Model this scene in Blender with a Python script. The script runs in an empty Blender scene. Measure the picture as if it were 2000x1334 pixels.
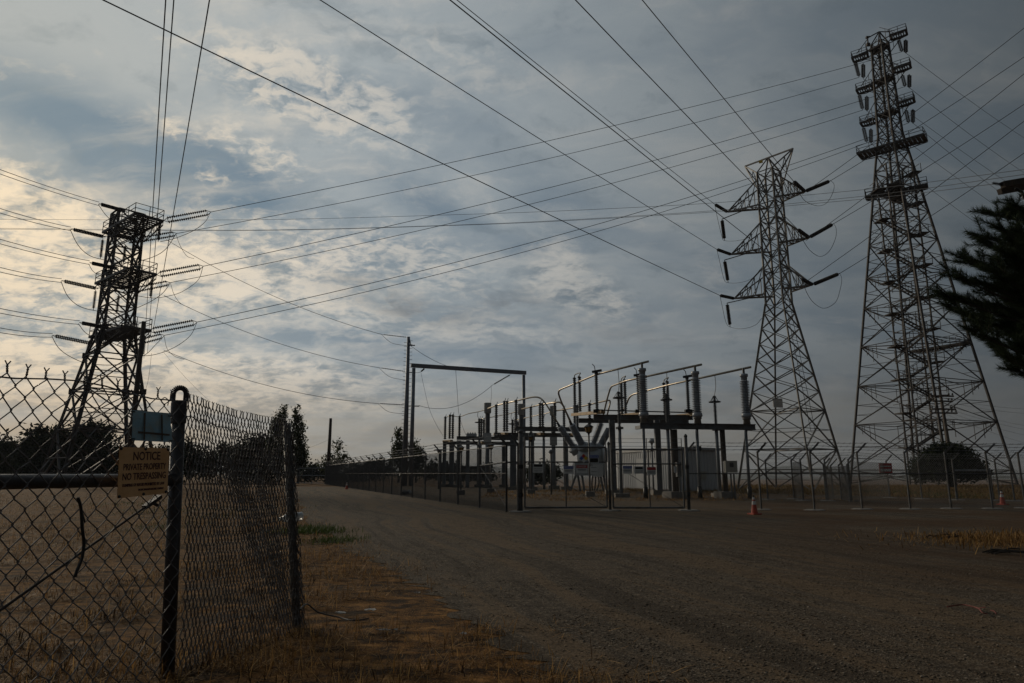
import bpy, math, random
import numpy as np
from mathutils import Vector, Matrix

random.seed(7)
RNG = np.random.default_rng(11)
S = bpy.context.scene
COL = S.collection
R = math.radians
HAZE = True

# ------------------------------------------------------------------ camera
F = 1320.0                       # focal length in pixels of a 2000 px wide frame
HOR = 925.0
TH = math.atan((HOR - 667.0) / F)
CAMZ = 1.15
cd = bpy.data.cameras.new('camera'); cam = bpy.data.objects.new('camera', cd); COL.objects.link(cam)
cam.location = (0, 0, CAMZ); cam.rotation_euler = (math.pi / 2 + TH, 0, 0)
cd.sensor_width = 36; cd.lens = 36 * F / 2000; cd.clip_start = 0.05; cd.clip_end = 20000
S.camera = cam

# ------------------------------------------------------------------ sky, sun, exposure
SUN_AZ, SUN_EL = R(-43), R(19)   # ahead and to the left, behind the bright cloud
SUN = Vector((math.sin(SUN_AZ) * math.cos(SUN_EL), math.cos(SUN_AZ) * math.cos(SUN_EL), math.sin(SUN_EL)))
S.view_settings.view_transform = 'Standard'; S.view_settings.look = 'None'
S.view_settings.exposure = 0.0; S.view_settings.gamma = 1.0; S.view_settings.use_curve_mapping = False

W = bpy.data.worlds.new('World'); S.world = W; W.use_nodes = True
NT = W.node_tree; NT.nodes.clear()
def N(t, nt=None, **kw):
    n = (nt or NT).nodes.new(t)
    for k, v in kw.items(): setattr(n, k, v)
    return n
def lk(a, b, nt=None): (nt or NT).links.new(a, b)
def mth(op, a, b=None, c=None, clamp=False, nt=None):
    n = N('ShaderNodeMath', nt, operation=op); n.use_clamp = clamp
    for i, v in enumerate((a, b, c)):
        if v is None: continue
        if isinstance(v, (int, float)): n.inputs[i].default_value = v
        else: lk(v, n.inputs[i], nt)
    return n.outputs[0]
def vm(op, a, b=None, out=0, nt=None):
    n = N('ShaderNodeVectorMath', nt, operation=op)
    for i, v in enumerate((a, b)):
        if v is None: continue
        if isinstance(v, (tuple, list, Vector)): n.inputs[i].default_value = v
        else: lk(v, n.inputs[i], nt)
    return n.outputs[out]
def mixc(f, a, b, nt=None, mode='MIX'):
    n = N('ShaderNodeMix', nt, data_type='RGBA', blend_type=mode)
    for i, v in ((0, f), (6, a), (7, b)):
        if isinstance(v, (int, float)): n.inputs[i].default_value = v
        elif isinstance(v, (tuple, list)): n.inputs[i].default_value = (v[0], v[1], v[2], 1)
        else: lk(v, n.inputs[i], nt)
    return n.outputs[2]
def sstep(v, a, b, nt=None, lo=0.0, hi=1.0):
    n = N('ShaderNodeMapRange', nt, interpolation_type='SMOOTHSTEP')
    lk(v, n.inputs[0], nt); n.inputs[1].default_value = a; n.inputs[2].default_value = b
    n.inputs[3].default_value = lo; n.inputs[4].default_value = hi
    return n.outputs[0]
def noise(vec, scale, detail=6, rough=.55, dist=0.0, nt=None, out=0):
    n = N('ShaderNodeTexNoise', nt); n.inputs['Scale'].default_value = scale; n.inputs['Detail'].default_value = detail
    n.inputs['Roughness'].default_value = rough; n.inputs['Distortion'].default_value = dist
    lk(vec, n.inputs['Vector'], nt); return n.outputs[out]
def mapping(vec, loc=(0, 0, 0), rot=(0, 0, 0), sc=(1, 1, 1), nt=None):
    n = N('ShaderNodeMapping', nt); n.inputs[1].default_value = loc; n.inputs[2].default_value = rot; n.inputs[3].default_value = sc
    lk(vec, n.inputs[0], nt); return n.outputs[0]

SKYK = 0.1
sky = N('ShaderNodeTexSky', sky_type='NISHITA'); sky.sun_disc = False
sky.sun_elevation = SUN_EL; sky.sun_rotation = SUN_AZ; sky.air_density = 1.2; sky.dust_density = 1.5
tc = N('ShaderNodeTexCoord'); D = vm('NORMALIZE', tc.outputs['Generated'])
sx = N('ShaderNodeSeparateXYZ'); lk(D, sx.inputs[0])
dz = mth('MAXIMUM', sx.outputs[2], 0.0)
zz = mth('ADD', dz, 0.34)
cx = N('ShaderNodeCombineXYZ'); lk(mth('DIVIDE', sx.outputs[0], zz), cx.inputs[0]); lk(mth('DIVIDE', sx.outputs[1], zz), cx.inputs[1])
UV = cx.outputs[0]                                              # a flat cloud layer seen in perspective
sd = vm('DOT_PRODUCT', D, tuple(SUN), out=1)                    # cosine of the angle to the sun
sdp = mth('MAXIMUM', sd, 0.0)
g1 = mth('POWER', sdp, 1.5)                                      # wide forward scattering through the cloud
g2 = mth('POWER', sdp, 12.0)                                      # closer glow
k = 1 / SKYK
def cc(r, g, b): return (r * k, g * k, b * k)
def ramp_glow(dark, mid, hot):
    return mixc(g2, mixc(g1, dark, mid), hot)
def scl(v, f):
    n = N('ShaderNodeVectorMath', operation='SCALE'); lk(v, n.inputs[0]); n.inputs[3].default_value = f; return n.outputs[0]
def cen(v): return vm('SUBTRACT', v, (.5, .5, .5))
wob = scl(cen(noise(UV, 3.0, 4, .55, out=1)), .16)
WV = vm('ADD', UV, wob)
fine = scl(cen(noise(UV, 14.0, 4, .6, out=1)), .05)
WF = vm('ADD', WV, fine)
F0, H0 = 1320.0, math.atan((HOR - 667.0) / 1320.0)
def layer(px, py):
    """where a direction, given as a point of the photograph, meets the cloud layer"""
    u, v = (px - 1000) / F0, (667 - py) / F0
    d = Vector((u, math.cos(H0) - v * math.sin(H0), math.sin(H0) + v * math.cos(H0))).normalized(); z = max(d.z, 0) + .34
    return Vector((d.x / z, d.y / z, 0))
def blob(px, py, rx, ry, rot, v=None):
    """a soft patch of cloud: centre, half sizes and slope as seen from the road"""
    c = layer(px, py); a = R(rot)
    e1 = layer(px + rx * math.cos(a), py + rx * math.sin(a)) - c; e2 = layer(px - ry * math.sin(a), py + ry * math.cos(a)) - c
    det = e1.x * e2.y - e1.y * e2.x
    q = vm('SUBTRACT', v or WF, tuple(c)); i = vm('DOT_PRODUCT', q, (e2.y / det, -e2.x / det, 0), out=1); j = vm('DOT_PRODUCT', q, (-e1.y / det, e1.x / det, 0), out=1)
    return mth('POWER', 2.71828, mth('MULTIPLY', mth('ADD', mth('MULTIPLY', i, i), mth('MULTIPLY', j, j)), -1.0))
def addm(*m):
    o = m[0]
    for q in m[1:]: o = mth('ADD', o, q)
    return mth('MINIMUM', o, 1.0)
def W_(k_, m): return mth('MULTIPLY', m, k_)
big = noise(mapping(WV, (3.1, 1.7, 0), (0, 0, R(28)), (.6, 1.3, 1)), 2.2, 6, .55)
strk = noise(mapping(WV, (1.3, 4.2, 0), (0, 0, R(35)), (.55, 3.0, 1)), 2.6, 6, .6)
rip = noise(mapping(WF, (0.4, 5.2, 2), (0, 0, R(20)), (1.0, 1.5, 1)), 6.0, 7, .62, .2)
puf = noise(mapping(vm('ADD', UV, fine), (7.4, 2.2, 1), (0, 0, R(-25)), (1, 1.45, 1)), 27.0, 5, .58, .25)
lump_ = noise(mapping(WF, (2.4, 8.2, 1), (0, 0, R(12)), (1, 1.5, 1)), 8.0, 7, .60, .15)
gap = addm(blob(120, 250, 290, 75, 22), blob(430, 345, 160, 48, 20), W_(.5, blob(60, 565, 110, 24, 8)), W_(.6, blob(560, 655, 260, 22, 6)), W_(.45, blob(900, 420, 170, 30, 25)), W_(.4, blob(1180, 420, 220, 45, 30)))
mack = addm(blob(560, 165, 130, 62, 28), blob(690, 225, 140, 60, 28), blob(520, 305, 95, 34, 24), W_(.9, blob(365, 265, 45, 20, 25)), W_(.9, blob(430, 350, 45, 14, 0)), W_(.55, blob(860, 110, 180, 70, 28)), W_(.75, blob(640, 500, 240, 60, 10)), W_(.6, blob(860, 520, 140, 50, 20)))
mass = addm(blob(40, 405, 190, 62, 24), blob(110, 540, 260, 70, 10), W_(.9, blob(60, 690, 320, 55, 5)), W_(.85, blob(520, 545, 260, 70, 10)), W_(.85, blob(520, 735, 280, 42, 4)), W_(.8, blob(120, 775, 300, 32, 3)), W_(.5, blob(640, 790, 200, 20, 3)), W_(.9, blob(1085, 535, 55, 70, -25)), W_(.7, blob(1170, 590, 80, 40, 20)), W_(.5, blob(880, 640, 260, 40, 6)), W_(.35, blob(1400, 530, 60, 40, 60)))
dpf = addm(blob(800, 600, 120, 26, 12), W_(.9, blob(1000, 590, 80, 26, 10)), W_(.6, blob(690, 560, 70, 18, 10)), W_(.5, blob(1250, 650, 120, 22, 8)))
veil_c = ramp_glow(cc(.051, .060, .066), cc(.40, .45, .48), cc(.47, .475, .44))
blue_c = ramp_glow(cc(.036, .051, .066), cc(.158, .24, .33), cc(.25, .32, .365))
skyblue = mixc(1.0, sky.outputs[0], (.03, .032, .036), mode='MULTIPLY')
blue_c = mixc(.15, blue_c, skyblue)
lit_c = ramp_glow(cc(.080, .087, .090), cc(.66, .645, .605), cc(1.08, .86, .58))
sha_c = ramp_glow(cc(.042, .051, .058), cc(.20, .255, .30), cc(.29, .32, .315))
thin = W_(.6, sstep(strk, .36, .64))
gapm = mth('MULTIPLY', mth('MINIMUM', mth('ADD', gap, sstep(big, .58, .38, lo=0, hi=.5)), 1.0), mth('SUBTRACT', 1.0, W_(.3, thin)))
c0 = mixc(gapm, veil_c, blue_c)
c0 = mixc(W_(.28, sstep(strk, .50, .70)), c0, lit_c)
c0 = mixc(W_(.50, sstep(rip, .47, .30)), c0, sha_c)
c0 = mixc(W_(.30, sstep(rip, .52, .72)), c0, lit_c)
c0 = mixc(mth('MULTIPLY', sstep(puf, .46, .34), W_(.45, mack)), c0, sha_c)
pm = mth('MULTIPLY', sstep(mth('ADD', mth('ADD', W_(.7, puf), W_(.3, rip)), W_(.10, mack)), .50, .68), mth('MINIMUM', W_(1.4, mack), 1.0))
c0 = mixc(W_(.60, pm), c0, lit_c)
lm_ = mth('MULTIPLY', sstep(mth('ADD', mth('ADD', W_(.6, lump_), W_(.4, puf)), W_(.13, mass)), .47, .69), mth('MINIMUM', W_(1.5, mass), 1.0))
c0 = mixc(mth('MULTIPLY', sstep(lump_, .53, .40), W_(.9, mass)), c0, sha_c)
c0 = mixc(W_(.80, lm_), c0, lit_c)
c0 = mixc(mth('MULTIPLY', W_(.75, dpf), sstep(lump_, .36, .58)), c0, ramp_glow(cc(.035, .045, .055), cc(.165, .195, .225), cc(.22, .22, .20)))
# dull layer near the horizon, seen edge on
hz = sstep(sx.outputs[2], .0, .19, lo=1.0, hi=0.0)
hcol = ramp_glow(cc(.048, .051, .053), cc(.36, .295, .205), cc(.68, .48, .27))
hb = noise(mapping(D, (0, 0, 0), (0, 0, 0), (2.0, 2.0, 16)), 2.0, 6, .6)
hf = mth('MULTIPLY', hz, sstep(hb, .25, .72, lo=.96, hi=.42))
c1 = mixc(hf, c0, hcol)
bg = N('ShaderNodeBackground'); lk(c1, bg.inputs[0]); bg.inputs[1].default_value = SKYK
wo = N('ShaderNodeOutputWorld'); lk(bg.outputs[0], wo.inputs[0])

sl = bpy.data.lights.new('sun', 'SUN'); sl.energy = 1.35; sl.angle = R(10); sl.color = (1.0, .86, .66)
so = bpy.data.objects.new('sun', sl); COL.objects.link(so); so.rotation_euler = SUN.to_track_quat('Z', 'Y').to_euler()
so.location = (-60, 70, 60)

# ------------------------------------------------------------------ picture to place
CT, ST = math.cos(TH), math.sin(TH)
def P(px, py, d):
    """world point seen at pixel (px,py) of the photograph, d metres ahead of the camera"""
    u, v = (px - 1000) / F, (667 - py) / F
    dy, dzv = CT - v * ST, ST + v * CT
    return Vector((u * d / dy, d, CAMZ + dzv * d / dy))
def G(px, py, z=0.0):
    u, v = (px - 1000) / F, (667 - py) / F
    dy, dzv = CT - v * ST, ST + v * CT
    t = (z - CAMZ) / dzv
    return Vector((u * t, dy * t, z))
def ZP(py, d):
    return P(1000, py, d).z
def VX(px, py, d, z):
    """point on the upright through pixel (px,py) at depth d, at height z"""
    p = P(px, py, d); return Vector((p.x, p.y, z))

# ------------------------------------------------------------------ materials
MATS = {}
def mat(name, col, rough=.7, metal=0.0, var=.25, scale=8.0, col2=None, bump=0.0, bscale=None, spec=None, alpha=None, trans=0.0):
    if name in MATS: return MATS[name]
    m = bpy.data.materials.new(name); m.use_nodes = True; nt = m.node_tree
    b = nt.nodes['Principled BSDF']; b.inputs['Roughness'].default_value = rough; b.inputs['Metallic'].default_value = metal
    if spec is not None: b.inputs['Specular IOR Level'].default_value = spec
    t = N('ShaderNodeTexCoord', nt); v = t.outputs['Object']
    n1 = noise(v, scale, 6, .65, nt=nt)
    c2 = col2 or tuple(c * (1 - var) for c in col)
    f = sstep(n1, .35, .68, nt=nt)
    lk(mixc(f, col, c2, nt), b.inputs['Base Color'], nt)
    lk(mth('ADD', mth('MULTIPLY', n1, .25, nt=nt), rough - .12, nt=nt), b.inputs['Roughness'], nt)
    if bump:
        bp = N('ShaderNodeBump', nt); bp.inputs['Strength'].default_value = bump; bp.inputs['Distance'].default_value = .02
        lk(noise(v, bscale or scale * 3, 8, .7, nt=nt), bp.inputs['Height'], nt); lk(bp.outputs[0], b.inputs['Normal'], nt)
    if trans: b.inputs['Transmission Weight'].default_value = trans
    MATS[name] = m; return m
def leafmat(name, cols, rough=.6, tr=.25):
    m = bpy.data.materials.new(name); m.use_nodes = True; nt = m.node_tree
    b = nt.nodes['Principled BSDF']; b.inputs['Roughness'].default_value = rough
    b.inputs['Specular IOR Level'].default_value = .1
    g = N('ShaderNodeNewGeometry', nt); r = N('ShaderNodeValToRGB', nt)
    el = r.color_ramp.elements
    while len(el) < len(cols): el.new(.5)
    for i, c in enumerate(cols): el[i].position = i / (len(cols) - 1); el[i].color = (*c, 1)
    lk(g.outputs['Random Per Island'], r.inputs[0], nt); lk(r.outputs[0], b.inputs['Base Color'], nt)
    if tr:
        o = nt.nodes['Material Output']; t = N('ShaderNodeBsdfTranslucent', nt); lk(r.outputs[0], t.inputs[0], nt)
        mx = N('ShaderNodeMixShader', nt); mx.inputs[0].default_value = tr
        lk(b.outputs[0], mx.inputs[1], nt); lk(t.outputs[0], mx.inputs[2], nt); lk(mx.outputs[0], o.inputs[0], nt)
    return m

GALV = mat('galvanised_steel', (.24, .25, .26), .55, .45, .35, 3.0)
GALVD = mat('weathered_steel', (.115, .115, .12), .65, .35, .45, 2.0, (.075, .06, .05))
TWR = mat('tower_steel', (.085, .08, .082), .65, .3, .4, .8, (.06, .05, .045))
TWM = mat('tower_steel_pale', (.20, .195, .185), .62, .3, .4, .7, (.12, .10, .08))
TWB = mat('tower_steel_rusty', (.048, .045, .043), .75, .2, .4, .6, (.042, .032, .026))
WIRE = mat('conductor_aluminium', (.05, .05, .052), .6, .3, .2, 1.0)
FWIRE = mat('fence_wire', (.155, .155, .16), .6, .35, .5, 14.0, (.085, .065, .05))
FARW = mat('far_fence_wire', (.105, .107, .11), .6, .4, .3, 5.0)
PIPE = mat('fence_pipe', (.06, .06, .065), .5, .5, .5, 9.0, (.04, .032, .028), .25, 40)
RUST = mat('rusted_rod', (.045, .033, .026), .85, 0, .4, 12.0)
POST = mat('fence_post_steel', (.13, .135, .14), .6, .4, .4, 4.0, (.09, .075, .06))
PORC = mat('grey_porcelain', (.33, .35, .38), .38, 0, .2, 3.0)
PORD = mat('brown_porcelain', (.035, .030, .028), .62, 0, .3, 3.0)
PORM = mat('dull_porcelain', (.12, .125, .13), .45, 0, .3, 3.0)
BUS = mat('aluminium_bus_pipe', (.42, .36, .28), .38, .6, .25, 2.0)
BEAM = mat('beam_steel', (.14, .15, .16), .6, .4, .4, 1.5, (.10, .085, .07))
BASEB = mat('warm_lit_switch_base', (.38, .25, .12), .6, .1, .35, 4.0)  # warm sunlight on the switch bases is put into their base colour
COLM = mat('column_steel', (.22, .235, .25), .6, .35, .3, 2.0)
PADM = mat('concrete', (.22, .20, .175), .9, 0, .3, 5.0, None, .4)
WOOD = mat('creosoted_wood', (.038, .028, .022), .85, 0, .5, 6.0, (.07, .05, .036), .5)
POLEW = mat('old_pole_wood', (.11, .085, .065), .85, 0, .4, 5.0, None, .4)
POLEG = mat('pole_galvanised', (.20, .22, .25), .5, .45, .25, .8)
TANK = mat('breaker_paint', (.42, .44, .45), .5, .1, .2, 2.0)
WALLP = mat('white_metal_wall', (.50, .51, .52), .6, .1, .15, .9)
ROOFM = mat('roof_sheet', (.42, .42, .42), .6, .2, .2, 1.0)
DOORM = mat('door_paint', (.46, .47, .48), .5, 0, .12, 1.5)
BLACK = mat('black_paint', (.012, .012, .013), .5, .2, .3, 6.0)
GLASSL = mat('lantern_glass', (.42, .26, .10), .25, 0, .4, 20.0)
CONE = mat('cone_orange', (.46, .06, .028), .55, 0, .25, 9.0)
CONEW = mat('cone_white_band', (.62, .60, .57), .5, 0, .2, 20.0)
RUBBER = mat('black_rubber', (.02, .02, .02), .8, 0, .3, 10)
SIGNO = mat('notice_sign_face', (.72, .42, .185), .6, 0, .28, 9.0, (.58, .31, .12))
INKB = mat('brown_print', (.075, .02, .014), .7, 0, .3, 30.0)
SIGNB = mat('faded_blue_sheet', (.27, .47, .58), .75, 0, .45, 22.0, (.33, .42, .43))
TAPE = mat('brown_tape', (.11, .085, .065), .8, 0, .4, 20.0)
SGW = mat('sign_white', (.62, .62, .60), .6, 0, .1, 10)
SGB = mat('sign_blue', (.03, .08, .36), .5, 0, .1, 10)
SGR = mat('sign_red', (.42, .03, .025), .5, 0, .1, 10)
SGY = mat('sign_yellow', (.62, .42, .03), .5, 0, .1, 10)
SGK = mat('sign_black', (.015, .015, .016), .5, 0, .1, 10)
CAB = mat('cabinet_paint', (.40, .38, .32), .6, .1, .2, 3.0)
JUG = mat('milky_plastic', (.74, .76, .76), .35, 0, .12, 8.0, trans=.3)
PAPER = mat('dirty_paper', (.50, .48, .44), .8, 0, .35, 20)
BARK = mat('bark', (.05, .038, .028), .9, 0, .4, 7.0, None, .6)
TWIG = mat('red_twig', (.20, .05, .035), .8, 0, .4, 20)
CABLEM = mat('black_cable', (.014, .013, .013), .6, 0, .2, 20)
HILLM = mat('hill_scrub', (.11, .105, .075), .95, 0, .4, .004, (.06, .07, .05))

# ------------------------------------------------------------------ mesh tools
class MB:
    def __init__(s): s.v = []; s.f = []; s.sm = False
    def add(s, vs, fs):
        o = len(s.v); s.v.extend(vs); s.f.extend([tuple(i + o for i in f) for f in fs]); return s
    def box(s, c, size, rot=None):
        hx, hy, hz_ = size[0] / 2, size[1] / 2, size[2] / 2
        vs = [Vector((x, y, z)) for x in (-hx, hx) for y in (-hy, hy) for z in (-hz_, hz_)]
        if rot is not None:
            mt = Matrix.Rotation(rot, 3, 'Z') if isinstance(rot, (int, float)) else rot
            vs = [mt @ v for v in vs]
        c = Vector(c)
        return s.add([v + c for v in vs], [(0, 1, 3, 2), (4, 6, 7, 5), (0, 4, 5, 1), (2, 3, 7, 6), (0, 2, 6, 4), (1, 5, 7, 3)])
    def bar(s, a, b, w, h=None, up=None):
        a, b = Vector(a), Vector(b); h = h or w; d = b - a
        if d.length < 1e-6: return s
        d.normalize(); up = Vector(up or (0, 0, 1))
        if abs(d.dot(up)) > .98: up = Vector((1, 0, 0))
        x = d.cross(up).normalized(); y = x.cross(d)
        vs = [p + x * i * w / 2 + y * j * h / 2 for p in (a, b) for i, j in ((-1, -1), (1, -1), (1, 1), (-1, 1))]
        return s.add(vs, [(3, 2, 1, 0), (4, 5, 6, 7), (0, 1, 5, 4), (1, 2, 6, 5), (2, 3, 7, 6), (3, 0, 4, 7)])
    def angle(s, a, b, w, t=None, up=None):
        """an L section, as lattice steel is"""
        a, b = Vector(a), Vector(b); d = (b - a)
        if d.length < 1e-6: return s
        d.normalize(); up = Vector(up or (0, 0, 1)); t = t or w * .22
        if abs(d.dot(up)) > .98: up = Vector((1, 0, 0))
        x = d.cross(up).normalized(); y = x.cross(d)
        prof = [(0, 0), (w, 0), (w, t), (t, t), (t, w), (0, w)]
        vs = [p + x * (i - w * .35) + y * (j - w * .35) for p in (a, b) for i, j in prof]
        fs = [(5, 4, 3, 2, 1, 0), (6, 7, 8, 9, 10, 11)] + [(i, (i + 1) % 6, 6 + (i + 1) % 6, 6 + i) for i in range(6)]
        return s.add(vs, fs)
    def tube(s, pts, r, n=6, caps=True):
        pts = [Vector(p) for p in pts]; m = len(pts); rr = r if isinstance(r, (list, tuple)) else [r] * m
        vs = []; last = None
        for i, p in enumerate(pts):
            d = (pts[min(i + 1, m - 1)] - pts[max(i - 1, 0)])
            if d.length < 1e-9: d = Vector((0, 0, 1))
            d.normalize()
            x = last - d * last.dot(d) if last is not None else None
            if x is None or x.length < 1e-5:
                x = d.cross(Vector((0, 0, 1)) if abs(d.z) < .95 else Vector((1, 0, 0)))
            x.normalize(); y = d.cross(x); last = x
            for q in range(n):
                a = 2 * math.pi * q / n; vs.append(p + (x * math.cos(a) + y * math.sin(a)) * rr[i])
        fs = [(i * n + q, i * n + (q + 1) % n, (i + 1) * n + (q + 1) % n, (i + 1) * n + q) for i in range(m - 1) for q in range(n)]
        if caps: fs += [tuple(reversed(range(n))), tuple(range((m - 1) * n, m * n))]
        return s.add(vs, fs)
    def lathe(s, a, b, prof, n=12):
        """prof: (t, radius) pairs along a to b"""
        a, b = Vector(a), Vector(b); d = (b - a).normalized()
        x = d.cross(Vector((0, 0, 1)) if abs(d.z) < .95 else Vector((1, 0, 0))).normalized(); y = d.cross(x); m = len(prof)
        vs = []
        for t, r in prof:
            p = a + (b - a) * t
            for q in range(n):
                an = 2 * math.pi * q / n; vs.append(p + (x * math.cos(an) + y * math.sin(an)) * max(r, 1e-4))
        fs = [(i * n + q, i * n + (q + 1) % n, (i + 1) * n + (q + 1) % n, (i + 1) * n + q) for i in range(m - 1) for q in range(n)]
        fs += [tuple(reversed(range(n))), tuple(range((m - 1) * n, m * n))]
        return s.add(vs, fs)
    def sheds(s, a, b, core, shed, k, n=10):
        prof = [(0, core)]
        for i in range(k):
            t0, t1 = i / k, (i + 1) / k; w = t1 - t0
            prof += [(t0 + w * .12, core), (t0 + w * .3, shed), (t0 + w * .48, shed * .97), (t0 + w * .85, core)]
        prof.append((1, core)); return s.lathe(a, b, prof, n)
    def ring(s, c, rad, r, n=16, m=6):
        c = Vector(c)
        pts = [c + Vector((math.cos(2 * math.pi * i / n) * rad, math.sin(2 * math.pi * i / n) * rad, 0)) for i in range(n + 1)]
        return s.tube(pts, r, m, False)
    def build(s, name, m, parent=None, smooth=False):
        root = parent
        while root is not None and root.parent is not None: root = root.parent
        off = root.location if root is not None else Vector((0, 0, 0))
        me = bpy.data.meshes.new(name); me.from_pydata([tuple(Vector(v) - off) for v in s.v], [], s.f); me.update()
        if m: me.materials.append(m)
        if smooth: me.polygons.foreach_set('use_smooth', [True] * len(me.polygons))
        o = bpy.data.objects.new(name, me); COL.objects.link(o); o.parent = parent
        return o

def npmesh(name, V, Fq, m, parent=None, smooth=False):
    me = bpy.data.meshes.new(name); V = np.asarray(V, np.float32); Fq = np.asarray(Fq, np.int32); kf = Fq.shape[1]
    me.vertices.add(len(V)); me.vertices.foreach_set('co', V.ravel())
    me.loops.add(Fq.size); me.loops.foreach_set('vertex_index', Fq.ravel())
    me.polygons.add(len(Fq)); me.polygons.foreach_set('loop_start', np.arange(0, Fq.size, kf, dtype=np.int32))
    try: me.polygons.foreach_set('loop_total', np.full(len(Fq), kf, np.int32))
    except Exception: pass
    if smooth: me.polygons.foreach_set('use_smooth', np.ones(len(Fq), bool))
    me.update(calc_edges=True); me.validate()
    if m: me.materials.append(m)
    o = bpy.data.objects.new(name, me); COL.objects.link(o); o.parent = parent; return o

def tag(o, label, cat, group=None, kind=None):
    if label: o['label'] = label; assert 4 <= len(label.split()) <= 16, label
    if cat: o['category'] = cat
    if group: o['group'] = group
    if kind: o['kind'] = kind
    return o
def thing(name, label, cat, loc=(0, 0, 0), group=None):
    o = bpy.data.objects.new(name, None); COL.objects.link(o); o.location = loc; o.empty_display_size = .2
    return tag(o, label, cat, group)
def stuff(o): o['kind'] = 'stuff'; return o
def struct(o, label=None):
    o['kind'] = 'structure'
    if label: o['label'] = label
    return o
def copy_tree(o, loc, label=None):
    c = o.copy(); COL.objects.link(c); c.location = loc
    if label: c['label'] = label
    for ch in list(o.children):
        d = ch.copy(); COL.objects.link(d); d.parent = c
        for g in list(ch.children):
            e = g.copy(); COL.objects.link(e); e.parent = d
    return c
def text_mesh(name, body, m, size, width, parent, mtx, bold=0.0):
    """flat lettering as a thin mesh; mtx places it, width squeezes it to the measured length"""
    cu = bpy.data.curves.new(name, 'FONT'); cu.body = body; cu.size = size; cu.align_x = 'CENTER'; cu.align_y = 'CENTER'
    cu.extrude = .0004; cu.offset = bold; cu.resolution_u = 3
    t = bpy.data.objects.new(name, cu); COL.objects.link(t)
    dg = bpy.context.evaluated_depsgraph_get(); me = bpy.data.meshes.new_from_object(t.evaluated_get(dg))
    COL.objects.unlink(t); bpy.data.objects.remove(t)
    xs = [v.co.x for v in me.vertices]; w = max(xs) - min(xs); kx = width / w if w > 0 else 1
    root = parent
    while root.parent is not None: root = root.parent
    for v in me.vertices:
        c = mtx @ Vector((v.co.x * kx, v.co.y, v.co.z)); v.co = c - root.location
    me.materials.clear(); me.materials.append(m)
    o = bpy.data.objects.new(name, me); COL.objects.link(o); o.parent = parent; return o

def catenary(a, b, sag, n=24):
    a, b = Vector(a), Vector(b)
    return [a.lerp(b, i / n) + Vector((0, 0, -4 * sag * (i / n) * (1 - i / n))) for i in range(n + 1)]
def spline(pts, n=8):
    pts = [Vector(p) for p in pts]; out = []
    for i in range(len(pts) - 1):
        p0, p1, p2, p3 = pts[max(i - 1, 0)], pts[i], pts[i + 1], pts[min(i + 2, len(pts) - 1)]
        for j in range(n):
            t = j / n
            out.append(.5 * ((2 * p1) + (p2 - p0) * t + (2 * p0 - 5 * p1 + 4 * p2 - p3) * t * t + (3 * p1 - p0 - 3 * p2 + p3) * t ** 3))
    out.append(pts[-1]); return out
def wire(label, pts, r=.018, group=None, name='power_line', m=None, cat='power line'):
    mb = MB(); mb.tube(pts, r, 4); o = mb.build(name, m or WIRE); return tag(o, label, cat, group)

# ------------------------------------------------------------------ ground
EDGE = 66.0
def ground_z(x, y):
    d = max(0.0, y - EDGE - .05 * abs(x)); r = min(1.0, max(0.0, (x + 30) / 40))       # the field falls away beyond its far edge on the right
    z = -min(14.0, d * .10) * r - (0.3 * max(0, min(1, (y - 90) / 200))) * (1 - r)
    return z
xs = np.concatenate([np.linspace(-3500, -160, 14), np.linspace(-120, 140, 53), np.linspace(180, 3500, 14)])
ys = np.concatenate([np.linspace(-300, -20, 6), np.linspace(-10, 130, 57), np.linspace(150, 500, 12), np.linspace(600, 5200, 12)])
V = [(x, y, ground_z(x, y)) for y in ys for x in xs]; nx = len(xs)
Fq = [(j * nx + i, j * nx + i + 1, (j + 1) * nx + i + 1, (j + 1) * nx + i) for j in range(len(ys) - 1) for i in range(nx - 1)]

def ground_mat(name, build):
    m = bpy.data.materials.new(name); m.use_nodes = True; nt = m.node_tree; b = nt.nodes['Principled BSDF']
    t = N('ShaderNodeTexCoord', nt); build(nt, b, t.outputs['Object']); return m
def straw(nt, b, v):
    n4 = noise(mapping(v, sc=(1, 2.2, 1), nt=nt), 2.6, 6, .68, nt=nt); n1 = noise(v, .55, 6, .6, nt=nt); n2 = noise(v, 9, 8, .7, nt=nt); n3 = noise(mapping(v, sc=(40, 12, 1), rot=(0, 0, .5), nt=nt), 2.0, 4, .7, nt=nt)
    c = mixc(sstep(n2, .35, .65, nt=nt), (.040, .018, .006), (.225, .105, .029), nt)
    c = mixc(sstep(n3, .5, .75, nt=nt), c, (.50, .27, .08), nt)
    c = mixc(mth('MULTIPLY', sstep(n1, .5, .66, nt=nt), .7, nt=nt), c, (.042, .028, .013), nt)
    c = mixc(mth('MULTIPLY', sstep(n4, .49, .60, nt=nt), .85, nt=nt), c, (.018, .011, .006), nt)
    c = mixc(mth('MULTIPLY', sstep(n4, .44, .34, nt=nt), .6, nt=nt), c, (.46, .235, .07), nt)
    lk(c, b.inputs['Base Color'], nt); b.inputs['Roughness'].default_value = .95; b.inputs['Specular IOR Level'].default_value = .1
    bp = N('ShaderNodeBump', nt); bp.inputs['Strength'].default_value = .9; bp.inputs['Distance'].default_value = .06
    lk(mth('ADD', mth('MULTIPLY', n2, .8, nt=nt), mth('MULTIPLY', n3, .4, nt=nt), nt=nt), bp.inputs['Height'], nt); lk(bp.outputs[0], b.inputs['Normal'], nt)
FIELD = ground_mat('dry_field', straw)
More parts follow.
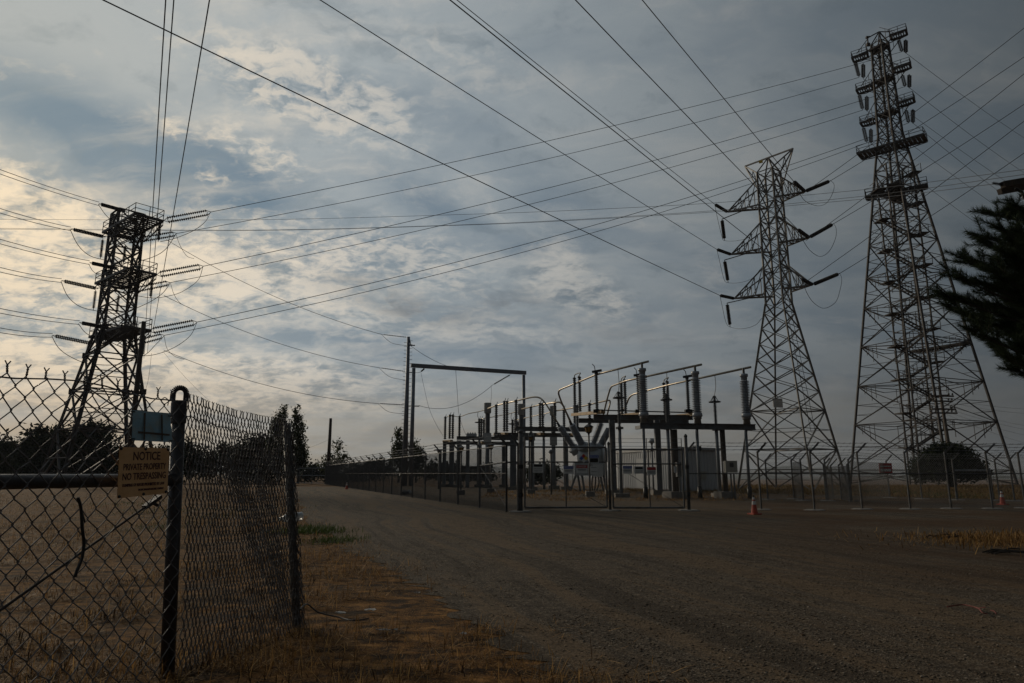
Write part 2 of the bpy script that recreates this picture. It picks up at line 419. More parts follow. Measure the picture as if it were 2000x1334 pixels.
def gravel(nt, b, v):
    wv = vm('ADD', v, N_scale(noise(v, .12, 2, .5, nt=nt, out=1), 2.2, nt), nt=nt)
    a = mapping(wv, rot=(0, 0, R(-18)), nt=nt)
    st = noise(mapping(a, sc=(2.3, .06, 1), nt=nt), 1.2, 5, .6, nt=nt)           # wheel tracks along the road
    st2 = noise(mapping(a, sc=(6, .25, 1), nt=nt), 1.3, 4, .6, nt=nt)
    pt = noise(v, .28, 5, .6, nt=nt); gr = noise(v, 70, 5, .75, nt=nt); md = noise(v, 11, 6, .7, nt=nt)
    pe = N('ShaderNodeTexVoronoi', nt); lk(v, pe.inputs['Vector'], nt); pe.inputs['Scale'].default_value = 75
    wp = N('ShaderNodeSeparateXYZ', nt); lk(v, wp.inputs[0], nt)
    stone = mixc(sstep(gr, .42, .60, nt=nt), (.033, .024, .016), (.142, .108, .074), nt)
    stone = mixc(sstep(pe.outputs[1] if False else noise(v, 33, 3, .8, nt=nt), .57, .63, nt=nt), stone, (.25, .205, .155), nt)
    dust = mixc(sstep(gr, .40, .62, nt=nt), (.080, .053, .030), (.190, .130, .077), nt)
    mid = noise(v, 3.2, 5, .65, nt=nt)
    soil = mixc(sstep(md, .35, .65, nt=nt), (.044, .022, .009), (.110, .056, .023), nt)
    tr = mth('MAXIMUM', sstep(st, .48, .58, nt=nt), mth('MULTIPLY', sstep(st2, .52, .68, nt=nt), .5, nt=nt), nt=nt)
    c = mixc(mth('MULTIPLY', tr, .85, nt=nt), stone, dust, nt)
    c = mixc(mth('MULTIPLY', sstep(st, .46, .38, nt=nt), .5, nt=nt), c, (.030, .021, .013), nt)
    side = sstep(mth('SUBTRACT', wp.outputs[0], mth('MULTIPLY', wp.outputs[1], .12, nt=nt), nt=nt), .5, 7.0, nt=nt)   # bare earth spreads towards the right verge
    c = mixc(mth('MULTIPLY', mth('MULTIPLY', sstep(pt, .40, .60, nt=nt), side, nt=nt), .8, nt=nt), c, soil, nt)
    c = mixc(mth('MULTIPLY', sstep(mid, .50, .66, nt=nt), .50, nt=nt), c, (.036, .025, .016), nt)
    c = mixc(mth('MULTIPLY', sstep(md, .54, .66, nt=nt), .65, nt=nt), c, (.028, .022, .017), nt)
    c = mixc(mth('MULTIPLY', sstep(md, .44, .34, nt=nt), .45, nt=nt), c, (.215, .16, .105), nt)
    lk(c, b.inputs['Base Color'], nt); b.inputs['Roughness'].default_value = .95; b.inputs['Specular IOR Level'].default_value = .12
    bp = N('ShaderNodeBump', nt); bp.inputs['Strength'].default_value = .8; bp.inputs['Distance'].default_value = .02
    h = mth('ADD', mth('ADD', mth('MULTIPLY', gr, .3, nt=nt), mth('MULTIPLY', pe.outputs[0], .2, nt=nt), nt=nt), mth('ADD', mth('MULTIPLY', st, 2.2, nt=nt), mth('MULTIPLY', md, 1.0, nt=nt), nt=nt), nt=nt)
    lk(h, bp.inputs['Height'], nt); lk(bp.outputs[0], b.inputs['Normal'], nt)
def N_scale(v, f, nt):
    n = N('ShaderNodeVectorMath', nt, operation='SCALE'); lk(v, n.inputs[0], nt); n.inputs[3].default_value = f; return n.outputs[0]
GRAV = ground_mat('gravel_road', gravel)
struct(npmesh('ground', V, Fq, FIELD), 'dry straw covered field round the substation')

# the edge between straw and gravel, on the ground
EDGEPX = [(560, 952), (575, 975), (600, 1012), (640, 1052), (700, 1085), (790, 1130), (870, 1180), (960, 1240), (1040, 1300), (1090, 1340), (1140, 1420)]
EL = [G(*p) for p in EDGEPX]
e_y = np.array([p.y for p in EL])[::-1]; e_x = np.array([p.x for p in EL])[::-1]
def edge_x(y): return np.interp(y, e_y, e_x, left=e_x[0] + .6, right=e_x[-1] - 3)
# gravel sheet
rows = np.concatenate([np.linspace(-6, 2.5, 10), np.linspace(2.6, 12, 95), np.linspace(12.2, 62, 60)]); V = []; Fq = []
ncol = 9
for j, y in enumerate(rows):
    x0 = float(edge_x(y)) + random.uniform(-.12, .12) * (1 + .05 * y) if y > 2 else 1.0 + (2 - y) * .25
    x1 = 26 + .1 * y
    if y > 30: x1 = 26 - (y - 30) * .75 
    for i in range(ncol): V.append((x0 + (x1 - x0) * (i / (ncol - 1)) ** 1.6, y, .004))
Fq = [(j * ncol + i, j * ncol + i + 1, (j + 1) * ncol + i + 1, (j + 1) * ncol + i) for j in range(len(rows) - 1) for i in range(ncol - 1)]
struct(npmesh('gravel_road', V, Fq, GRAV), 'wide dark gravel road curving past the substation fence')

def patchy(x, y, s, th):
    v = np.sin(x * s + 1.3 * np.sin(y * s * .7)) + np.sin(y * s * 1.3 + 1.7 * np.sin(x * s * .6 + 2)) + .8 * np.sin((x + y) * s * 2.3 + 1)
    return v > th * (RNG.random(len(x)) * 2 - .6)
def clumps(x, y, th, soft=.35):
    v = np.zeros(len(x)); r_ = np.random.default_rng(4)
    for sc, am in ((1.1, 1.0), (2.3, .9), (4.7, .8), (9.5, .6), (17., .4)):
        for _ in range(3):
            a, p = r_.random() * 6.28, r_.random() * 6.28; v = v + am * np.sin((x * math.cos(a) + 1.6 * y * math.sin(a)) * sc + p + 1.2 * np.sin(x * sc * .53 + p))
    v = v / 2.2; return v > th + soft * RNG.normal(size=len(x))
# loose stones on the gravel
def stones(n, y0, y1, smin, smax):
    t = RNG.random(n); y = y0 * (y1 / y0) ** t
    x = -0.6 * y + RNG.random(n) * 1.5 * y + 0
    keep = (x > np.interp(y, e_y, e_x, left=e_x[0]) - .5 * RNG.random(n) ** 2) & clumps(x, y, -.3); x, y = x[keep], y[keep]; n = len(x)
    s = smin + (smax - smin) * RNG.random(n) ** 6
    big_ = RNG.random(n) < .0025; s = np.where(big_, s + .009, s)
    o = np.array([(1, 0, 0), (-1, 0, 0), (0, 1, 0), (0, -1, 0), (0, 0, 1), (0, 0, -.4)], np.float32)
    f = np.array([(0, 2, 4), (2, 1, 4), (1, 3, 4), (3, 0, 4), (2, 0, 5), (1, 2, 5), (3, 1, 5), (0, 3, 5)], np.int32)
    a = RNG.random(n) * 6.28; ca, sa = np.cos(a), np.sin(a)
    j = o[None] * (.65 + .7 * RNG.random((n, 6, 1))); j = j * s[:, None, None] * np.array([1.25, 1.0, .5])
    X = j[..., 0] * ca[:, None] - j[..., 1] * sa[:, None] + x[:, None]; Y = j[..., 0] * sa[:, None] + j[..., 1] * ca[:, None] + y[:, None]
    Z = j[..., 2] + .004 + s[:, None] * .12
    return np.stack([X, Y, Z], -1).reshape(-1, 3), (f[None] + 6 * np.arange(n)[:, None, None]).reshape(-1, 3)
STONE = leafmat('loose_stone', [(.05, .040, .031), (.11, .087, .065), (.16, .125, .09), (.09, .055, .031), (.30, .255, .20)], .9, 0)
v1, f1 = stones(170000, 2.6, 18, .0025, .012)
stuff(tag(npmesh('loose_gravel', v1, f1, STONE), 'loose grey and brown stones scattered over the gravel road', 'gravel'))

# dry grass
def blades(x, y, lmin, lmax, wid, flat, z0=0.0):
    n = len(x); L = lmin + (lmax - lmin) * RNG.random(n) ** 2; a = RNG.random(n) * 6.28; el = np.where(RNG.random(n) < flat, RNG.random(n) * .35, .5 + RNG.random(n) * .9)
    dx, dy, dzv = np.cos(a) * np.cos(el), np.sin(a) * np.cos(el), np.sin(el)
    w = wid * (.6 + .8 * RNG.random(n)) * (1 + np.asarray(y) * .06); px, py = -np.sin(a), np.cos(a)
    zb = z0 + .006 + .012 * RNG.random(n)
    b0 = np.stack([x - px * w, y - py * w, zb], -1); b1 = np.stack([x + px * w, y + py * w, zb], -1)
    m0 = np.stack([x + dx * L * .6 - px * w * .8, y + dy * L * .6 - py * w * .8, zb + dzv * L * .62], -1); m1 = np.stack([x + dx * L * .6 + px * w * .8, y + dy * L * .6 + py * w * .8, zb + dzv * L * .62], -1)
    dr = .25 * RNG.random(n); t = np.stack([x + dx * L, y + dy * L, zb + dzv * L * (1 - dr)], -1)
    Vv = np.stack([b0, b1, m1, m0, t], 1).reshape(-1, 3); i = 5 * np.arange(n)
    Ff = np.concatenate([np.stack([i, i + 1, i + 2], -1), np.stack([i, i + 2, i + 3], -1), np.stack([i + 3, i + 2, i + 4], -1)]); return Vv, Ff
STRAW = leafmat('dry_straw', [(.045, .023, .009), (.12, .060, .021), (.23, .122, .040), (.62, .37, .135), (.08, .038, .012), (.42, .225, .072)], .65, .3)
n = 480000
y = 2.2 * (40 / 2.2) ** RNG.random(n); x = -1.05 * y - 1 + RNG.random(n) * (1.3 * y + 2)
k2 = (x < np.interp(y, e_y, e_x, left=e_x[0]) + .35 * RNG.normal(size=n)) & clumps(x, y, .10, .25)
v1, f1 = blades(x[k2], y[k2], .03, .20, .0017, .80)
stuff(tag(npmesh('dry_grass', v1, f1, STRAW), 'flattened dry straw and grass covering the field on the left', 'grass'))
# standing tufts near the leaning post and along the road edge
tx, ty = [], []
for px, py, c, sp in [(600, 1245, 260, .25), (560, 1290, 260, .3), (500, 1310, 200, .3), (620, 1290, 240, .3), (700, 1240, 120, .25), (860, 1260, 160, .3), (950, 1290, 200, .25), (930, 1240, 150, .2), (1000, 1320, 150, .3), (830, 1310, 160, .3), (740, 1320, 160, .35), (640, 1160, 120, .3), (690, 1120, 100, .3), (560, 1180, 120, .25)]:
    g = G(px, py); tx += list(g.x + RNG.normal(size=c) * sp * .6); ty += list(g.y + RNG.normal(size=c) * sp * .6)
v1, f1 = blades(np.array(tx), np.array(ty), .05, .19, .0016, .55)
stuff(tag(npmesh('dry_grass', v1, f1, STRAW), 'standing tufts of dead grass round the foot of the leaning fence post', 'grass'))
c0_, n = G(1945, 1060), 9000
x = c0_.x + 1.0 + RNG.normal(size=n) * 1.1; y = c0_.y + RNG.normal(size=n) * .75
v1, f1 = blades(x, y, .06, .22, .003, .45)
stuff(tag(npmesh('dry_grass', v1, f1, STRAW), 'patch of golden dry grass on the right side of the gravel road', 'grass'))
GOLD = leafmat('golden_field_grass', [(.10, .06, .022), (.20, .125, .045), (.27, .175, .07), (.16, .10, .04)], .75, .3)
n = 70000; y = 27 * (66 / 27) ** RNG.random(n); x = 8 + RNG.random(n) * .75 * y
k3 = x > 26 - (y - 27) * .9 + RNG.normal(size=n) * .6
k3 |= y > 43
v1, f1 = blades(x[k3], y[k3], .10, .32, .006, .3)
stuff(tag(npmesh('dry_grass', v1, f1, GOLD), 'golden grass of the field beyond the right hand fence', 'grass'))
DEAD = leafmat('dead_weeds', [(.02, .012, .007), (.045, .026, .014), (.07, .04, .02), (.03, .02, .012)], .8, .2)
dx, dy = [], []
for _ in range(150):
    yy = 2.4 * (22 / 2.4) ** random.random(); xx = -1.0 * yy + random.random() * 1.3 * yy
    if xx > edge_x(yy) - .1: continue
    c_ = 70; dx += list(xx + RNG.normal(size=c_) * .11 * (1 + yy * .04)); dy += list(yy + RNG.normal(size=c_) * .08 * (1 + yy * .05))
v1, f1 = blades(np.array(dx), np.array(dy), .03, .13, .0025, .45)
stuff(tag(npmesh('dead_weeds', v1, f1, DEAD), 'dark clumps of dead weeds scattered through the straw', 'weeds'))
n = 26000; y = 29 + 19 * RNG.random(n); x = -1.5 + RNG.random(n) * 16; k3 = clumps(x * .6, y * .35, .0)
v1, f1 = blades(x[k3], y[k3], .04, .16, .004, .6, .004)
stuff(tag(npmesh('dry_grass', v1, f1, STRAW), 'thin dead grass over the ground inside the substation yard', 'grass'))
GREEN = leafmat('green_weeds', [(.03, .05, .012), (.06, .09, .02), (.09, .12, .03), (.05, .06, .02)], .6, .3)
def weeds(pxs, label, cnt=500, sp=.16, hgt=.18):
    x, y = [], []
    for px, py in pxs:
        g = G(px, py); x += list(g.x + RNG.normal(size=cnt) * sp * g.y * .12); y += list(g.y + RNG.normal(size=cnt) * sp * g.y * .16)
    v1, f1 = blades(np.array(x), np.array(y), .05, hgt, .003, .15)
    return stuff(tag(npmesh('weeds', v1, f1, GREEN), label, 'weeds'))
weeds([(592, 1038), (610, 1036), (580, 1040), (628, 1040), (655, 1058)], 'low green weeds at the gravel edge just right of the leaning post')
weeds([(420, 1010), (480, 995), (320, 1030), (250, 985), (300, 1000)], 'sparse green weeds in the straw behind the sagging fence', 260, .3, .14)
weeds([(1700, 962), (1760, 966), (1820, 970), (1900, 972), (1650, 962)], 'dull green weeds along the foot of the golden field', 500, .22, .35)

# ------------------------------------------------------------------ far hills
def ridge(name, pts, d, label, thick=500, foot=None):
    mb_v, mb_f = [], []; n = len(pts); rr = random.Random(5)
    for (px, py) in pts:
        p = P(px, py, d); q = rr.uniform(-1, 1) * 1.2
        for dz_, dd in ((-40 - p.z, -thick * .6), (-(p.z + 40) * .45, -thick * .3), (q, 0), (-(p.z + 40) * .6, thick * .5)):
            mb_v.append((p.x * (d + dd) / d, d + dd, p.z + dz_))
    for i in range(n - 1):
        for j in range(3): mb_f.append((i * 4 + j, (i + 1) * 4 + j, (i + 1) * 4 + j + 1, i * 4 + j + 1))
    return struct(npmesh(name, mb_v, mb_f, HILLM, smooth=True), label)
rg = random.Random(3)
ridge('hills', [(x, 917 + 5 * math.sin(x * .011) + 3 * math.sin(x * .031 + 1) + rg.uniform(-.8, .8)) for x in range(300, 2500, 24)], 3600, 'hazy blue hills along the horizon', 900)
ridge('hills', [(x, 931 + 4 * math.sin(x * .015 + 2) + 2 * math.sin(x * .05) + rg.uniform(-.8, .8)) for x in range(700, 2300, 20)], 1900, 'nearer hazy low hills beyond the field', 500)

exec_parts = True

# ------------------------------------------------------------------ lattice towers
def corners(c, r, z, al):
    return [Vector((c[0] + r * math.cos(al + i * math.pi / 2), c[1] + r * math.sin(al + i * math.pi / 2), z)) for i in range(4)]
class Tower:
    def __init__(s, name, label, c, al, mt, cap=290):
        s.c, s.al, s.m, s.cap = c, al, mt, cap
        s.root = thing(name, label, 'transmission tower', (c[0], c[1], 0)); s.bars = []
    def prof(s, lv): s.zs = [z for z, r in lv]; s.rs = [r for z, r in lv]
    def r(s, z): return float(np.interp(z, s.zs, s.rs))
    def cor(s, z): return corners(s.c, s.r(z), z, s.al)
    def legs(s, w):
        for i in range(4):
            mb = MB(); pts = [s.cor(z)[i] for z in s.zs]
            for a, b in zip(pts, pts[1:]): mb.angle(a, b, w)
            mb.box(pts[0], (w * 2.2, w * 2.2, w * 1.2)); mb.build('leg', s.m, s.root)
    def b(s, a, b_, w): s.bars.append((a, b_, w))
    def xpanel(s, z0, z1, w, hor=True, sub=False):
        c0, c1 = s.cor(z0), s.cor(z1)
        for i in range(4):
            j = (i + 1) % 4
            s.b(c0[i], c1[j], w); s.b(c0[j], c1[i], w)
            if hor: s.b(c1[i], c1[j], w)
            if sub:
                mid = (c0[i] + c0[j] + c1[i] + c1[j]) / 4
                for q in (i, j):
                    o = c0[q].lerp(c1[q], .5); s.b(o, mid, w * .7)
                    s.b(c0[q].lerp(c1[q], .25), c0[q].lerp(c1[j if q == i else i], .25), w * .6)
    def kpanel(s, z0, z1, w):
        """diagonals from the legs at z0 to the middle of the bar at z1 and secondary struts"""
        c0, c1 = s.cor(z0), s.cor(z1)
        for i in range(4):
            j = (i + 1) % 4; m = (c1[i] + c1[j]) / 2
            s.b(c0[i], m, w); s.b(c0[j], m, w); s.b(c1[i], c1[j], w)
            for q in (i, j):
                h = c0[q].lerp(m, .5); s.b(c0[q].lerp(c1[q], .5), h, w * .65); s.b(c1[q], h, w * .65)
                s.b(c1[q].lerp(m, .5), h, w * .5)
    def diaphragm(s, z, w):
        c = s.cor(z); s.b(c[0], c[2], w); s.b(c[1], c[3], w)
    def emit(s):
        s.bars.sort(key=lambda t: -(t[1] - t[0]).length)
        rest = MB(); k_ = 0
        for a, b_, w in s.bars:
            if k_ < s.cap:
                mb = MB(); mb.bar(a, b_, w, w * .55); mb.build('brace', s.m, s.root); k_ += 1
            else: rest.bar(a, b_, w, w * .55)
        if rest.v: stuff(rest.build('small_bracing', s.m, s.root))
    def part(s, name, mb, m=None): return mb.build(name, m or s.m, s.root)

def deck(tw, c, ang, L, Wd, rail=1.1, slats=14, depth=.5, sides='all', name='platform', fill=.9):
    """a grated work platform with its frame, its railing and the truss under it"""
    d = Vector((math.cos(ang), math.sin(ang), 0)); n = Vector((-d.y, d.x, 0)); c = Vector(c)
    q = [c + d * i * L / 2 + n * j * Wd / 2 for i, j in ((-1, -1), (1, -1), (1, 1), (-1, 1))]
    fr = MB()
    for i in range(4): fr.bar(q[i], q[(i + 1) % 4], .12, .2)
    for i in range(slats):
        t = (i + .5) / slats; fr.bar(q[0].lerp(q[1], t), q[3].lerp(q[2], t), fill * L / slats, .05)
    p = tw.part(name, fr)
    rl = MB()
    for i in range(4):
        if sides != 'all' and i not in sides: continue
        a, b = q[i], q[(i + 1) % 4]; k = max(2, int((b - a).length / 1.3))
        for j in range(k + 1): o = a.lerp(b, j / k); rl.bar(o, o + Vector((0, 0, rail)), .045)
        for h in (rail, rail * .55): rl.bar(a + Vector((0, 0, h)), b + Vector((0, 0, h)), .045)
    rl.build('railing', tw.m, p)
    for s_ in (-1, 1):
        lo = [c + d * t * L / 2 + n * s_ * Wd / 2 - Vector((0, 0, depth * (1.6 - abs(t)))) for t in (-1, -.5, 0, .5, 1)]
        up = [c + d * t * L / 2 + n * s_ * Wd / 2 for t in (-1, -.5, 0, .5, 1)]
        for i in range(4):
            tw.b(lo[i], lo[i + 1], .09); tw.b(up[i], lo[i + 1], .07); tw.b(lo[i], up[i + 1], .07); tw.b(lo[i + 1], up[i + 1], .06)
    return q

def string(label, a, b, k=20, r=.13, double=0.0, group=None, m=PORD, sep=None):
    """a string of disc insulators with its end fittings"""
    a, b = Vector(a), Vector(b); t = thing('insulator_string', label, 'insulator', a, group)
    d = (b - a).normalized(); offs = [Vector((0, 0, 0))]
    if double:
        nrm = sep or Vector((0, 0, 1)); nrm = (nrm - d * nrm.dot(d)).normalized(); offs = [nrm * double / 2, nrm * -double / 2]
    for o in offs:
        mb = MB(); mb.sheds(a.lerp(b, .08) + o, a.lerp(b, .92) + o, r * .3, r, k, 8); mb.build('disc_stack', m, t)
    for e, e2 in ((0, .08), (1, .92)):
        f = MB()
        for o in offs: f.tube([a.lerp(b, e), a.lerp(b, e2) + o], r * .22, 5)
        if double: f.bar(a.lerp(b, e2) + offs[0], a.lerp(b, e2) + offs[1], r * .3)
        f.build('end_fitting', WIRE, t)
    return t

# --- left tower, 60 m away
DL = 60.0
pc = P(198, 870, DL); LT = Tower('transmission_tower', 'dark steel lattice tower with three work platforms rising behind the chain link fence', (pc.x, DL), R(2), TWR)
zw, zb = ZP(640, DL), ZP(870, DL); slope = (4.27 - 1.66) / (zw - zb); ztop = ZP(418, DL)
LT.prof([(0, 4.27 + zb * slope), (zw, 1.66), (ztop, 1.5)]); LT.legs(.25)
lv = [0, ZP(840, DL), ZP(765, DL), ZP(695, DL), zw]
for i, (a, b) in enumerate(zip(lv, lv[1:])): LT.xpanel(a, b, .17, True, i < 3)
lv2 = [zw + (ztop - zw) * t for t in np.linspace(0, 1, 7)]
for a, b in zip(lv2, lv2[1:]): LT.xpanel(a, b, .15, True, False)
for z in (lv[1], lv[2], zw): LT.diaphragm(z, .14)
gus = MB()
for z in lv[1:4]:
    for c in LT.cor(z): gus.box(c, (.55, .12, .5), LT.al)
LT.part('gusset_plates', gus)
decks = []
for (px, py) in ((258, 443), (244, 545), (233, 652)):
    c = P(px, py, 59.2); decks.append((deck(LT, c, R(-40), 7.4, 2.4, 1.0, 14, .7, fill=.5), c))
    for s_ in (-1, 1):        # ties up to the tower head
        e = c + Vector((math.cos(R(-40)), math.sin(R(-40)), 0)) * 3.7 * s_
        for q in LT.cor(min(c.z + 2.0, ztop)): LT.b(q, e, .09)
        for q in LT.cor(c.z - 1.7): LT.b(q, e, .09)
LT.emit()

# --- middle tower, 50 m away
DM = 50.0
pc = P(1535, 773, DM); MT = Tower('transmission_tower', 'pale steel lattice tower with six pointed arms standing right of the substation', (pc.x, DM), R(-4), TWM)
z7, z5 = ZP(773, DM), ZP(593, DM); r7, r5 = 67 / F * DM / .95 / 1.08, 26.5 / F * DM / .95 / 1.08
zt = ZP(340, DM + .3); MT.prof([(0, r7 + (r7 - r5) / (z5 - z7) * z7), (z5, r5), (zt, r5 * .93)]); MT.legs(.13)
zz_ = [ZP(p, DM) for p in (878, 803, 766, 733, 703, 672, 642, 612, 593)]
MT.xpanel(0, zz_[0], .10, True, True); MT.xpanel(zz_[0], zz_[1], .10, True, True)
for a, b in zip(zz_[1:], zz_[2:]): MT.xpanel(a, b, .095, False)
lv2 = [z5 + (zt - z5) * t for t in np.linspace(0, 1, 9)]
for a, b in zip(lv2, lv2[1:]): MT.xpanel(a, b, .085, True)
MT.diaphragm(zz_[0], .1); MT.diaphragm(zz_[1], .1)
armdir = Vector((math.cos(R(-30)), math.sin(R(-30)), 0)); MIDTIPS = []
for (lx, ly), (rx, ry) in (((1421, 414), (1572, 374)), ((1428, 497), (1580, 464)), ((1434, 583), (1587, 556))):
    pair = []
    for px, py, s_ in ((lx, ly, -1), (rx, ry, 1)):
        tip = P(px, py, DM - .0 + (1.85 if s_ < 0 else -1.75)); pair.append(tip)
        zb_ = tip.z - .1; cs = MT.cor(zb_); cs.sort(key=lambda p: (p - tip).length); near = cs[:2]
        cu = MT.cor(min(zb_ + 2.1, zt)); cu.sort(key=lambda p: (Vector((p.x, p.y, tip.z)) - tip).length)
        am = MB(); lowm = []
        for q in near: am.bar(q, tip, .10)
        for q in cu[:2]: am.bar(q, tip, .08)
        for t in (.3, .55, .78):
            u0, u1 = near[0].lerp(tip, t), near[1].lerp(tip, t); w0, w1 = cu[0].lerp(tip, t), cu[1].lerp(tip, t)
            am.bar(u0, u1, .06); am.bar(u0, w0, .05); am.bar(u1, w1, .05); am.bar(u0, near[1].lerp(tip, max(0, t - .26)), .05)
            am.bar(u0, cu[0].lerp(tip, max(0, t - .26)), .045); am.bar(u1, cu[1].lerp(tip, max(0, t - .26)), .045)
        MT.part('crossarm', am)
    MIDTIPS.append(pair)
hd = MB(); h0, h1 = P(1455, 325, DM + 1.8), P(1549, 290, DM - 1.9); apex = P(1500, 308, DM)
for a, b, w in ((h0, h1, .10),): hd.bar(a, b, w)
topc = MT.cor(zt)
for h in (h0, h1):
    cs = sorted(topc, key=lambda p: (p - h).length)
    for q in cs[:2]: hd.bar(q, h, .08)
    cl = sorted(MT.cor(zt - 1.4), key=lambda p: (Vector((p.x, p.y, h.z)) - h).length)
    for q in cl[:2]: hd.bar(q, h, .07); hd.bar(q.lerp(h, .45), cs[0].lerp(h, .6), .05)
for q in topc: hd.bar(q, apex, .09)
MT.part('tower_head', hd)
pl = MB(); g_ = P(1486, 316, DM + .4); pl.box(g_, (.3, .05, .22), R(-30)); MT.part('number_plate', pl, SGY)
pl = MB(); g_ = VX(1519, 787, DM + 1.9, ZP(787, DM + 1.9)); pl.box(g_, (.9, .05, .7), R(20)); MT.part('warning_plate', pl, SGW)
ld = MB(); ca, cb = MT.cor(3)[0].lerp(MT.cor(3)[3], .3), None
pts0 = [MT.cor(z)[3].lerp(MT.cor(z)[0], .25) for z in np.linspace(4, zt - 1, 40)]; pts1 = [MT.cor(z)[3].lerp(MT.cor(z)[0], .25) + Vector((.35, .1, 0)) for z in np.linspace(4, zt - 1, 40)]
ld.tube(pts0, .02, 4); ld.tube(pts1, .02, 4)
for a, b in zip(pts0, pts1): ld.bar(a, b, .025)
MT.part('ladder', ld); MT.emit()

# --- tall tower with a stair, on the right
DB = 74.0
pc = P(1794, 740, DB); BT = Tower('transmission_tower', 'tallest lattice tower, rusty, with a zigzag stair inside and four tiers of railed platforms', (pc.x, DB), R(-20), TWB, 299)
rr_ = lambda px: px / F * DB / .98 / 1.14
z7 = ZP(740, DB); z32 = ZP(320, DB); z27 = ZP(262, DB); ztb = ZP(85, DB)
r7, r32 = rr_(119), rr_(38); sl_ = (r7 - r32) / (z32 - z7)
BT.prof([(-1.5, r7 + sl_ * (z7 + 1.5)), (z32, r32), (z27, rr_(25.5)), (ztb, rr_(18.5))]); BT.legs(.2)
ys_ = [945, 918, 827, 750, 672, 597, 537, 474, 420, 375, 335, 300, 265]
zl = [ZP(p, DB) for p in ys_]
for i, (a, b) in enumerate(zip(zl, zl[1:])):
    BT.xpanel(a, b, .12 if i < 7 else .10, True, i < 9)
    if 0 < i < 6:
        c0, c1 = BT.cor(a), BT.cor(b)
        for q in range(4):
            m = (c1[q] + c1[(q + 1) % 4]) / 2
            for e in (q, (q + 1) % 4): BT.b(m + Vector((0, 0, -.5)), c1[e], .11)
            for t in (.12, .25, .75, .88): BT.b(c1[q].lerp(c1[(q + 1) % 4], t), c1[q].lerp(c1[(q + 1) % 4], t) - Vector((0, 0, (b - a) * (.35 if t in (.25, .75) else .2))), .07)
lv2 = [z27 + (ztb - z27) * t for t in np.linspace(0, 1, 9)]
for a, b in zip(lv2, lv2[1:]): BT.xpanel(a, b, .10, True)
for z in zl[1:7]: BT.diaphragm(z, .12)
# zigzag stair in a core of four posts
core = MB(); cw = 1.55; cxy = (BT.c[0], BT.c[1]); ztop_s = zl[-1]
cpost = [Vector((cxy[0] + i * cw, cxy[1] + j * cw * .7, 0)) for i, j in ((-1, -1), (1, -1), (1, 1), (-1, 1))]
for q in cpost: core.bar(q, q + Vector((0, 0, ztop_s - 4)), .14)
for z in np.linspace(2, ztop_s - 4, 22):
    for i in range(4): core.bar(cpost[i] + Vector((0, 0, z)), cpost[(i + 1) % 4] + Vector((0, 0, z)), .07)
BT.part('stair_core', core)
n_f = 19
zst = np.linspace(.2, ztop_s - 5, n_f + 1)
for i in range(n_f):
    s_ = 1 if i % 2 == 0 else -1; yy = cxy[1] + (-.55 if s_ > 0 else .55) * .9
    a = Vector((cxy[0] - s_ * cw, yy, zst[i])); b = Vector((cxy[0] + s_ * cw, yy, zst[i + 1]))
    mb = MB()
    for o in (-.35, .35):
        mb.bar(a + Vector((0, o, 0)), b + Vector((0, o, 0)), .05, .17); mb.bar(a + Vector((0, o, 1)), b + Vector((0, o, 1)), .05)
        for t in (0, .33, .66, 1): e = a.lerp(b, t) + Vector((0, o, 0)); mb.bar(e, e + Vector((0, 0, 1)), .05)
    for t in np.linspace(.05, .95, 9): mb.box(a.lerp(b, t), (.26, .7, .05))
    BT.part('stair_flight', mb)
    lm = MB(); lm.box(b + Vector((s_ * .45, .25 * s_, 0)), (1.0, 1.7, .12))
    for o in (0, 1.0): lm.bar(b + Vector((s_ * .9, -.6 + .25 * s_, o)), b + Vector((s_ * .9, .9 + .25 * s_, o)), .05)
    lm.bar(b + Vector((s_ * .9, -.6, 0)), b + Vector((s_ * .9, -.6, 1)), .05); BT.part('stair_landing', lm)
# arms: railed platforms either side of the head
for (lx, ly), (rx, ry), (c1x, c1y) in (((1680, 112), (1755, 68), (1717, 95)), ((1689, 175), (1762, 133), (1727, 157)), ((1697, 239), (1769, 200), (1735, 222))):
    L_, R_ = P(lx, ly, DB + 2.0), P(rx, ry, DB - 2.0); zmid = P(c1x, c1y, DB).z
    ang = math.atan2(R_.y - L_.y, R_.x - L_.x)
    for e in (L_, R_):
        deck(BT, (e.x, e.y, e.z), ang + R(20), 1.75, 1.15, .8, 7, .15, fill=.45)
        cs = sorted(BT.cor(e.z), key=lambda p: (p - e).length)
        dd = (R_ - L_).normalized(); nn = Vector((-dd.y, dd.x, 0)).normalized()
        for j, s_ in enumerate((-1, 1)):
            o = e + nn * .75 * s_
            q0 = min(cs[:3], key=lambda p: (p - o).length)
            BT.b(q0, o, .11); BT.b(q0 + Vector((0, 0, -1.3)), o, .10); BT.b(q0 + Vector((0, 0, 1.8)), o + Vector((0, 0, .2)), .08)
            for t in (.35, .65): BT.b(q0.lerp(o, t), (q0 + Vector((0, 0, -1.3))).lerp(o, t), .06); BT.b(q0.lerp(o, t), (q0 + Vector((0, 0, 1.8))).lerp(o, t), .06)
    md = MB(); md.box(P(c1x, c1y, DB), (1.9, 1.5, .2), ang); BT.part('middle_deck', md)
ang = R(-42)
deck(BT, P(1741, 287, DB - .3), ang, 7.0, 2.1, .9, 16, .3, name='full_platform')
deck(BT, P(1750, 375, DB), R(-34), 6.3, 1.2, .9, 10, .3, name='ring_walkway'); deck(BT, P(1750, 377, DB), R(56), 6.3, 1.2, .9, 10, .3, name='ring_walkway')
deck(BT, P(1835, 679, DB), R(-62), 6.0, 1.2, 1.0, 10, .3, name='ring_walkway')
tp = MB(); a_ = P(1717, 62, DB)
for q in BT.cor(ztb): tp.bar(q, a_, .12)
